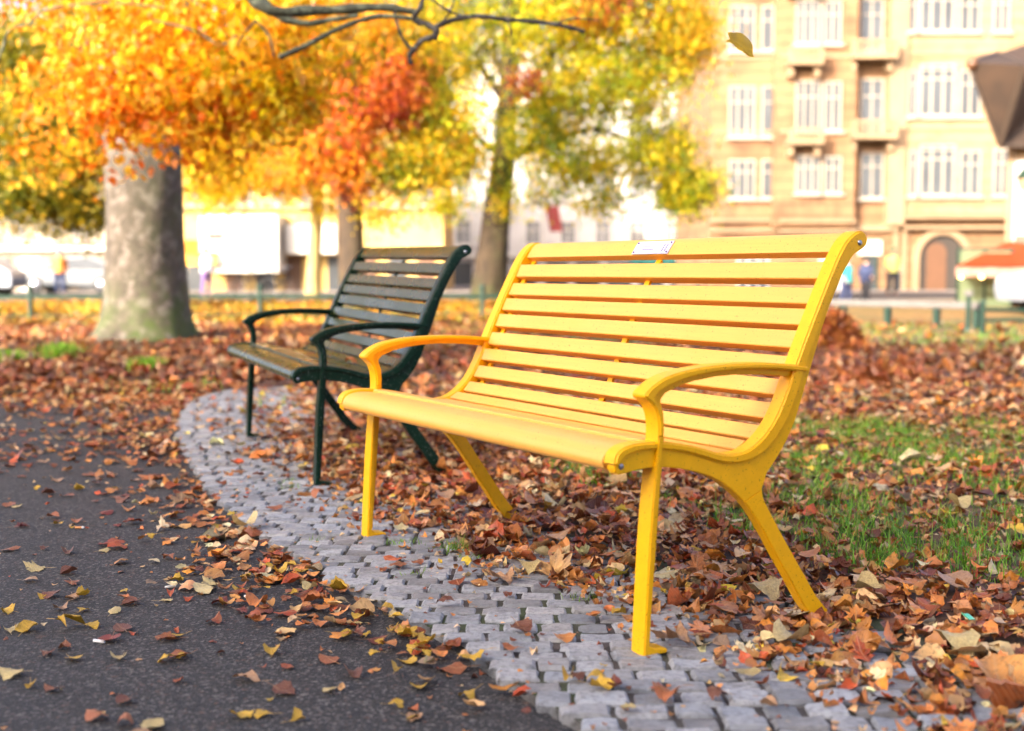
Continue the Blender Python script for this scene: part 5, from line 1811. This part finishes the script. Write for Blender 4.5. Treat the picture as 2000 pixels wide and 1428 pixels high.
# ---- dull house on the far left
Du = Bld('terraced_house', 'dull brown house front behind the left railing', 58.3, -260, 346, 20, 10, M['dull_wall'])
for u in range(-230, 330, 62):
    for v0, v1 in ((60, 120), (180, 245), (310, 380), (425, 470)):
        Du.window(u, v0, u + 30, v1, 2, [0.6], fw=2.8)
Du.box(-260, 482, 346, 490, 0.4, M['white'], 'string_course')
for i, u in enumerate(range(-240, 330, 56)):
    Du.box(u, 503, u + 40, 574, 0.06, (M['dark'], M['glass'], M['white'])[i % 3], 'shop_window')
p, q = at(50, 520, 56.8), at(112, 540, 56.8)
awning('awning', 'teal shop awning with a grey valance behind the left railing', p.x, q.x, 58.1, at(0, 522, 58.1).z, 56.2, at(0, 537, 56.2).z, 0.35, M['teal_cloth'], M['grey_rail'])

# ---- house with the jutting brown roof at the right edge
Kx = at(1966, 400, 30.0).x
root = empty('corner_house', (Kx + 4, 30.0, 0))
tag(root, 'white house with a jutting dark brown roof at the right edge', 'house')
o0 = Vector(root.location)
ze = at(1955, 286, 30).z
KA = math.radians(24)


def KP(dx, dy, z):
    """point on the corner house: dx along its front, dy into it"""
    return Vector((Kx + dx * math.cos(KA) + dy * math.sin(KA), 30.0 - dx * math.sin(KA) + dy * math.cos(KA), z)) - o0


bm = bmesh.new()
add_box(bm, KP(4, 3, ze / 2 - 0.05), (8, 6, ze + 0.1), -KA)
from_bm('wall', bm, M['white_wall'], root)
bm = bmesh.new()
add_box(bm, KP(0.06, -0.03, ze / 2 - 0.05), (0.14, 0.1, ze + 0.1), -KA)
add_box(bm, KP(4, -0.035, at(0, 300, 30).z), (7.7, 0.09, 0.30), -KA)
from_bm('corner_trim', bm, M['stone_trim'], root)
# roof: lower corner at the eaves, ridge beam jutting out to the left and up
E0 = at(1953, 285, 29.4)
R0 = at(1893, 122, 29.0)
R1 = at(1950, 104, 31.0)
R2 = at(2004, 128, 28.2)
R3 = at(2210, 20, 30.0)
E1 = at(2230, 292, 29.4)
Ebk = at(1985, 285, 36.0)
Rbk = at(1930, 128, 36.0)
bm = bmesh.new()
v = {k_: bm.verts.new(p_ - o0) for k_, p_ in dict(E0=E0, R0=R0, R1=R1, R2=R2, R3=R3, E1=E1, Ebk=Ebk, Rbk=Rbk).items()}
for f in (('E0', 'R2', 'R0'), ('R0', 'R2', 'R1'), ('E0', 'E1', 'R3', 'R2'), ('E0', 'R0', 'Rbk', 'Ebk'), ('R0', 'R1', 'Rbk'), ('R1', 'R2', 'R3'), ('R1', 'R3', 'Rbk'), ('E0', 'Ebk', 'E1'), ('E1', 'Ebk', 'Rbk', 'R3')):
    bm.faces.new([v[k_] for k_ in f])
rf = from_bm('roof', bm, M['roof_tile'], root)
bm = bmesh.new()
bar(bm, R0 - o0, E0 - o0, 0.05, 0.05, 8)
bar(bm, R2 - o0 + Vector((0, -0.02, 0)), E0 - o0 + Vector((0, -0.02, 0)), 0.07, 0.07, 8)
bar(bm, R0 - o0, R1 - o0, 0.06, 0.06, 8)
bar(bm, R1 - o0, R2 - o0, 0.06, 0.06, 8)
bar(bm, R2 - o0, R3 - o0, 0.07, 0.07, 8)
bar(bm, E0 - o0, E1 - o0, 0.05, 0.05, 8)
from_bm('ridge_trim', bm, M['roof_edge'], rf, True)
bm = bmesh.new()
bmesh.ops.create_uvsphere(bm, u_segments=10, v_segments=8, radius=0.14, matrix=Matrix.Translation(R0 - o0 + Vector((0.05, -0.03, -0.04))))
from_bm('finial', bm, M['brown_door'], rf, True)
# lantern on the white wall
lp_ = at(2002, 352, 29.6)
lan = empty('wall_lantern', (lp_.x, lp_.y, lp_.z))
tag(lan, 'dark wall lantern with a pointed cap on the white house', 'lantern')
bm = bmesh.new()
bar(bm, (0, 0, 0.05), (0, 0, 0.30), 0.25, 0.03, 6)
bar(bm, (0, 0.0, 0.12), (0, 0.40, 0.12), 0.02, 0.02, 8)
from_bm('cap', bm, M['iron'], lan)
bm = bmesh.new()
bar(bm, (0, 0, -0.22), (0, 0, 0.049), 0.12, 0.18, 6)
from_bm('glass', bm, M['stone_trim'], lan)
# shop front under the awning
bm = bmesh.new()
add_box(bm, KP(3.7, -0.04, 0.85), (7.0, 0.06, 1.7), -KA)
from_bm('shop_front', bm, M['brown_door'], root)
for i in range(3):
    bm = bmesh.new()
    add_box(bm, KP(0.6 + i * 0.9, -0.09, 0.95), (0.62, 0.05, 0.9), -KA)
    from_bm('shop_window', bm, M['glass'], root)
aw = awning('awning', 'large orange awning with a pale pink valance at the right edge', at(1866, 525, 28.0).x, at(2200, 525, 28).x, 29.9, at(1966, 472, 29.9).z, 28.0, at(1866, 521, 28.0).z, 0.20, M['orange_cloth'], M['pink_cloth'], hip=at(1966, 500, 29.9).x - at(1872, 525, 29.9).x, back=at(1872, 525, 29.9).x - at(1866, 525, 28.0).x)
for i, u in enumerate((1877, 1917, 1956, 1998)):
    b = at(u, 540, 28.2)
    o = empty('light_bulb', (b.x, b.y, b.z))
    bm = bmesh.new()
    bmesh.ops.create_uvsphere(bm, u_segments=12, v_segments=8, radius=0.045)
    from_bm('glass', bm, M['bulb'], o, True)
    bm = bmesh.new()
    bar(bm, (0, 0, 0.04), (0, 0, 0.13), 0.02, 0.02, 8)
    from_bm('socket', bm, M['dark'], o, True)
    tag(o, ('lit round bulb under the outer left corner of the orange awning', 'second lit bulb from the left under the orange awning', 'third lit bulb from the left under the orange awning', 'lit bulb under the orange awning at the right picture edge')[i], 'light bulb', 'bulbs under the orange awning')
# glazed screen beside the awning
sx = at(1870, 560, 29.0).x
o = empty('glass_screen', (sx, 29.0, 0))
tag(o, 'greenish glass wind screen under the left end of the orange awning', 'screen')
bm = bmesh.new()
for x in (0, 0.62, 1.25):
    add_box(bm, (x, 0, 0.68), (0.05, 0.05, 1.4))
add_box(bm, (0.31, 0, 1.36), (0.57, 0.045, 0.045))
add_box(bm, (0.935, 0, 1.36), (0.58, 0.045, 0.045))
from_bm('frame', bm, M['iron'], o)
bm = bmesh.new()
add_box(bm, (0.31, 0, 0.66), (0.56, 0.015, 1.3))
add_box(bm, (0.935, 0, 0.66), (0.57, 0.015, 1.3))
from_bm('pane', bm, plain('green_glass', (0.13, 0.16, 0.09), 0.15), o)


# ------------------------------------------------------------------ vehicles, bicycles, people (far, out of focus)
def car(label, x, y, rz, paintm, flip=False):
    root = empty('parked_car', (x, y, -0.03), (0, 0, rz))
    tag(root, label, 'car', 'cars parked along the street')
    prof = [(-2.05, .30), (-2.1, .62), (-1.98, .80), (-1.2, .93), (-0.62, 1.38), (-0.1, 1.46), (0.75, 1.44), (1.35, 1.24), (1.78, .95), (2.02, .86), (2.08, .55), (2.02, .30)]
    bm = bmesh.new()
    top = catmull(prof, 3)
    secs = []
    for s, w in ((-1, .84), (1, .84)):
        secs.append([bm.verts.new((px, s * (w - (0.20 if pz > 0.98 else 0.0) * min(1, (pz - .95) / .4 if pz > .95 else 0)), pz)) for px, pz in top])
    n = len(top)
    for i in range(n - 1):
        bm.faces.new((secs[0][i], secs[0][i + 1], secs[1][i + 1], secs[1][i]))
    bm.faces.new((secs[0][n - 1], secs[0][0], secs[1][0], secs[1][n - 1]))
    bm.faces.new(secs[0])
    bm.faces.new(secs[1][::-1])
    bmesh.ops.bevel(bm, geom=[e for f in bm.faces if len(f.verts) > 6 for e in f.edges], offset=0.05, segments=2, affect='EDGES')
    from_bm('body', bm, paintm, root, True, 40)
    for s in (-1, 1):
        bm = bmesh.new()
        pts = [(-0.95, .97), (-0.5, 1.33), (0.7, 1.36), (1.25, 1.18), (1.45, .98)]
        a = [bm.verts.new((px, s * (0.87 - 0.2 * (pz - .95) / .4), pz)) for px, pz in pts]
        b = [bm.verts.new((px, s * (0.82 - 0.2 * (pz - .95) / .4), pz)) for px, pz in pts]
        bm.faces.new(a)
        bm.faces.new(b[::-1])
        for i in range(5):
            bm.faces.new((a[i], a[(i + 1) % 5], b[(i + 1) % 5], b[i]))
        from_bm('window', bm, M['glass'], root)
        for wx in (-1.3, 1.28):
            bm = bmesh.new()
            bar(bm, (wx, s * 0.70, .32), (wx, s * 0.88, .32), 0.32, 0.32, 20)
            wh = from_bm('wheel', bm, M['tyre'], root, True)
            bm = bmesh.new()
            bar(bm, (wx, s * 0.881, .32), (wx, s * 0.90, .32), 0.20, 0.17, 14)
            from_bm('rim', bm, M['steel'], wh, True)
        bm = bmesh.new()
        add_box(bm, (-2.06, s * 0.6, .68), (0.10, 0.34, 0.14), 0, 0.03)
        from_bm('headlight', bm, M['white'], root)
    return root


p = at(2185, 600, 24.0)
car('white car half out of the picture at the right edge', p.x, 24.0, PI * 0.04, M['car_white'])
p = at(-78, 575, 44.0)
car('white car parked behind the left railing', p.x, 44.0, 0.05, M['car_white'])
p = at(150, 575, 49.0)
car('dark car parked under the teal awning behind the left railing', p.x, 49.0, 0.0, M['car_dark'])


def person(label, u, vfoot, Y, h, rz, top, legs, hat=None, arm=0.25):
    g = at(u, vfoot, Y)
    root = empty('person', (g.x, Y, -0.05), (0, 0, rz))
    tag(root, label, 'person', 'people in the street behind the park')
    s = h / 1.75
    body = bpy.data.meshes.new('body')
    J = {'pelvis': (0, 0, .95, .13), 'waist': (0, 0, 1.08, .115), 'chest': (0, 0, 1.30, .145), 'neck': (0, 0, 1.47, .055), 'chin': (0, -.02, 1.56, .07), 'head': (0, -.01, 1.65, .085), 'crown': (0, 0, 1.72, .06),
         'hipl': (.10, 0, .90, .10), 'kneel': (.11, -.06, .50, .06), 'anklel': (.11, .02, .09, .042), 'toel': (.12, -.14, .04, .035),
         'hipr': (-.10, 0, .90, .10), 'kneer': (-.11, .05, .50, .06), 'ankler': (-.11, .14, .09, .042), 'toer': (-.12, .0, .04, .035),
         'shl': (.19, 0, 1.40, .06), 'ell': (.24, .04, 1.13, .045), 'hal': (.23, -.12, .92, .032), 'fil': (.22, -.16, .84, .02),
         'shr': (-.19, 0, 1.40, .06), 'elr': (-.24, .04, 1.13, .045), 'har': (-.23, -.12, .92, .032), 'fir': (-.22, -.16, .84, .02)}
    names = list(J)
    E_ = [('pelvis', 'waist'), ('waist', 'chest'), ('chest', 'neck'), ('neck', 'chin'), ('chin', 'head'), ('head', 'crown')]
    for sd in 'lr':
        E_ += [('pelvis', 'hip' + sd), ('hip' + sd, 'knee' + sd), ('knee' + sd, 'ankle' + sd), ('ankle' + sd, 'toe' + sd), ('chest', 'sh' + sd), ('sh' + sd, 'el' + sd), ('el' + sd, 'ha' + sd), ('ha' + sd, 'fi' + sd)]
    body.from_pydata([tuple(c * s for c in J[k_][:3]) for k_ in names], [(names.index(a_), names.index(b_)) for a_, b_ in E_], [])
    o = link('body', body, M['skin'], root)
    md = o.modifiers.new('skin', 'SKIN')
    for i, k_ in enumerate(names):
        body.skin_vertices[0].data[i].radius = (J[k_][3] * s, J[k_][3] * s * (0.8 if k_ in ('chest', 'waist', 'pelvis') else 1))
    body.skin_vertices[0].data[0].use_root = True
    o.modifiers.new('sub', 'SUBSURF').levels = 1
    o.modifiers['sub'].render_levels = 1

    def cloth(name, pts, mat):
        V, F = [], []
        for path, rad in pts:
            tube_verts([tuple(c * s for c in q) for q in path], [r * s for r in rad], 12, V, F)
        link(name, py_mesh(name, V, F), mat, root)
    cloth('jacket', [([(0, 0, .86), (0, 0, 1.0), (0, 0, 1.2), (0, 0, 1.38), (0, 0, 1.47)], [.20, .185, .20, .195, .08]),
                     ([(.17, 0, 1.42), (.24, .04, 1.13), (.235, -.10, .95)], [.085, .068, .055]), ([(-.17, 0, 1.42), (-.24, .04, 1.13), (-.235, -.10, .95)], [.085, .068, .055])], top)
    cloth('trousers', [([(.10, 0, .95), (.11, -.06, .50), (.11, .02, .07)], [.125, .085, .07]), ([(-.10, 0, .95), (-.11, .05, .50), (-.11, .14, .07)], [.125, .085, .07])], legs)
    bm = bmesh.new()
    bmesh.ops.create_uvsphere(bm, u_segments=12, v_segments=8, radius=0.112 * s, matrix=Matrix.Translation((0, .02 * s, 1.68 * s)))
    from_bm('hat' if hat else 'hair', bm, hat or M['hair'], root, True)
    return root


person('person with dark hair in a pale blue top walking right of the grey trunk', 405, 584, 46, 1.75, 1.2, M['cloth_white'], M['cloth_violet'])
person('person in an orange coat and violet scarf colours behind the left railing', 118, 582, 45, 1.7, 0.4, M['cloth_orange'], M['cloth_navy'], M['cloth_violet'])
person('person in a teal jacket behind the plank barrier', 1652, 600, 30, 1.25, 0.8, M['cloth_teal'], M['cloth_navy'])
person('person in a navy jacket beside the teal one', 1690, 600, 31, 1.25, 2.2, M['cloth_navy'], M['cloth_black'])
person('person in a yellow top and green hat before the beige house', 1742, 590, 46, 1.75, 0.2, M['cloth_yellow'], M['cloth_black'], M['cloth_green'])


def bicycle(label, u, Y, rz):
    g = at(u, 580, Y)
    root = empty('bicycle', (g.x, Y, -0.05), (0, 0, rz))
    tag(root, label, 'bicycle', 'bicycles parked on the street')
    for wx in (-0.53, 0.53):
        V, F = [], []
        ring = [(wx + 0.33 * math.cos(t), 0, 0.35 + 0.33 * math.sin(t)) for t in np.linspace(0, 2 * PI, 25)]
        tube_verts(ring, [0.022] * 25, 6, V, F)
        w = link('wheel', py_mesh('wheel', V, F), M['tyre'], root)
        bm = bmesh.new()
        for t in np.linspace(0, PI, 7)[:-1]:
            bar(bm, (wx - .31 * math.cos(t), 0, .35 - .31 * math.sin(t)), (wx + .31 * math.cos(t), 0, .35 + .31 * math.sin(t)), 0.004, 0.004, 5)
        from_bm('spokes', bm, M['steel'], w)
    bm = bmesh.new()
    for a_, b_ in (((-.53, 0, .35), (-.18, 0, .82)), ((-.53, 0, .35), (0, 0, .32)), ((0, 0, .32), (-.2, 0, .92)), ((0, 0, .32), (.38, 0, .78)), ((-.18, 0, .80), (.36, 0, .86)), ((.53, 0, .35), (.36, 0, 1.0))):
        bar(bm, a_, b_, 0.018, 0.018, 8)
    from_bm('frame', bm, M['cloth_black'], root, True)
    bm = bmesh.new()
    bar(bm, (.34, -.28, 1.04), (.34, .28, 1.04), 0.014, 0.014, 8)
    bar(bm, (.36, 0, .99), (.34, 0, 1.04), 0.014, 0.014, 8)
    from_bm('handlebar', bm, M['steel'], root, True)
    bm = bmesh.new()
    bmesh.ops.create_uvsphere(bm, u_segments=10, v_segments=6, radius=0.12, matrix=Matrix.Translation((-.22, 0, .95)) @ Matrix.Diagonal((1.1, .6, .35, 1)))
    from_bm('saddle', bm, M['dark'], root, True)


bicycle('black bicycle parked upright left of the green bench', 505, 43, 0.35)
bicycle('black bicycle standing closest to the pale tree trunk', 545, 43.6, 0.9)

# ------------------------------------------------------------------ unseen block behind the camera, added to shade the benches
SH = empty('added_shade_block', (-16.0, -22.0, 0))
tag(SH, 'unseen apartment block added behind the camera to shade the benches', 'building')
bm = bmesh.new()
add_box(bm, (0, 0, 7.3), (44.0, 14.0, 14.8))
from_bm('wall', bm, M['dull_wall'], SH)
bm = bmesh.new()
add_box(bm, (0, 0, 14.85), (44.6, 14.6, 0.3))
from_bm('roof', bm, M['roof_red'], SH)
for j in range(4):
    for i in range(12):
        bm = bmesh.new()
        add_box(bm, (-18 + i * 3.3, 7.06, 2.0 + j * 3.4), (1.3, 0.12, 1.9))
        w = from_bm('window', bm, M['white'], SH)
        bm = bmesh.new()
        add_box(bm, (-18 + i * 3.3, 7.125, 2.0 + j * 3.4), (1.1, 0.03, 1.7))
        from_bm('pane', bm, M['glass'], w)

# ------------------------------------------------------------------ light, sky, camera
SUN_EL = math.radians(22)
SUN_AZ = math.atan2(-0.62, -0.78)        # compass-like angle from +Y towards +X
to_sun = Vector((math.sin(SUN_AZ) * math.cos(SUN_EL), math.cos(SUN_AZ) * math.cos(SUN_EL), math.sin(SUN_EL)))
sd = bpy.data.lights.new('sun', 'SUN')
sd.energy = 2.0
sd.angle = math.radians(0.5)
sd.color = (1.0, 0.90, 0.74)
so = bpy.data.objects.new('sun', sd)
so.rotation_euler = to_sun.to_track_quat('Z', 'Y').to_euler()
so.location = to_sun * 60
col.objects.link(so)

w = bpy.data.worlds.new('World')
scene.world = w
w.use_nodes = True
nt = w.node_tree
bg = nt.nodes['Background']
sky = nt.nodes.new('ShaderNodeTexSky')
sky.sky_type = 'NISHITA'
sky.sun_disc = False
sky.sun_elevation = SUN_EL
sky.sun_rotation = SUN_AZ % (2 * PI)
sky.air_density = 0.4
sky.dust_density = 5.0
sky.ozone_density = 0.3
nt.links.new(sky.outputs[0], bg.inputs['Color'])
bg.inputs['Strength'].default_value = 0.15

cam = bpy.data.cameras.new('camera')
cam.sensor_width = 36
cam.lens = FPX / 2000 * 36
cam.clip_start = 0.1
cam.clip_end = 2000
cam.dof.use_dof = True
cam.dof.focus_distance = 3.35
cam.dof.aperture_fstop = cam.lens / 1000 / 0.0205
cam.dof.aperture_blades = 0
co = bpy.data.objects.new('camera', cam)
co.location = (0, 0, CAMH)
co.rotation_euler = (PI / 2 - PITCH, 0, 0)
col.objects.link(co)
scene.camera = co

scene.render.engine = 'CYCLES'
scene.cycles.use_denoising = True
scene.cycles.max_bounces = 7
scene.cycles.diffuse_bounces = 3
scene.cycles.glossy_bounces = 3
scene.cycles.transmission_bounces = 4
scene.cycles.transparent_max_bounces = 4
scene.cycles.sample_clamp_indirect = 6.0
scene.cycles.caustics_reflective = False
scene.cycles.caustics_refractive = False
scene.view_settings.view_transform = 'Standard'
scene.view_settings.look = 'None'
scene.view_settings.gamma = 1.0
scene.view_settings.use_curve_mapping = False
scene.view_settings.exposure = 2.7
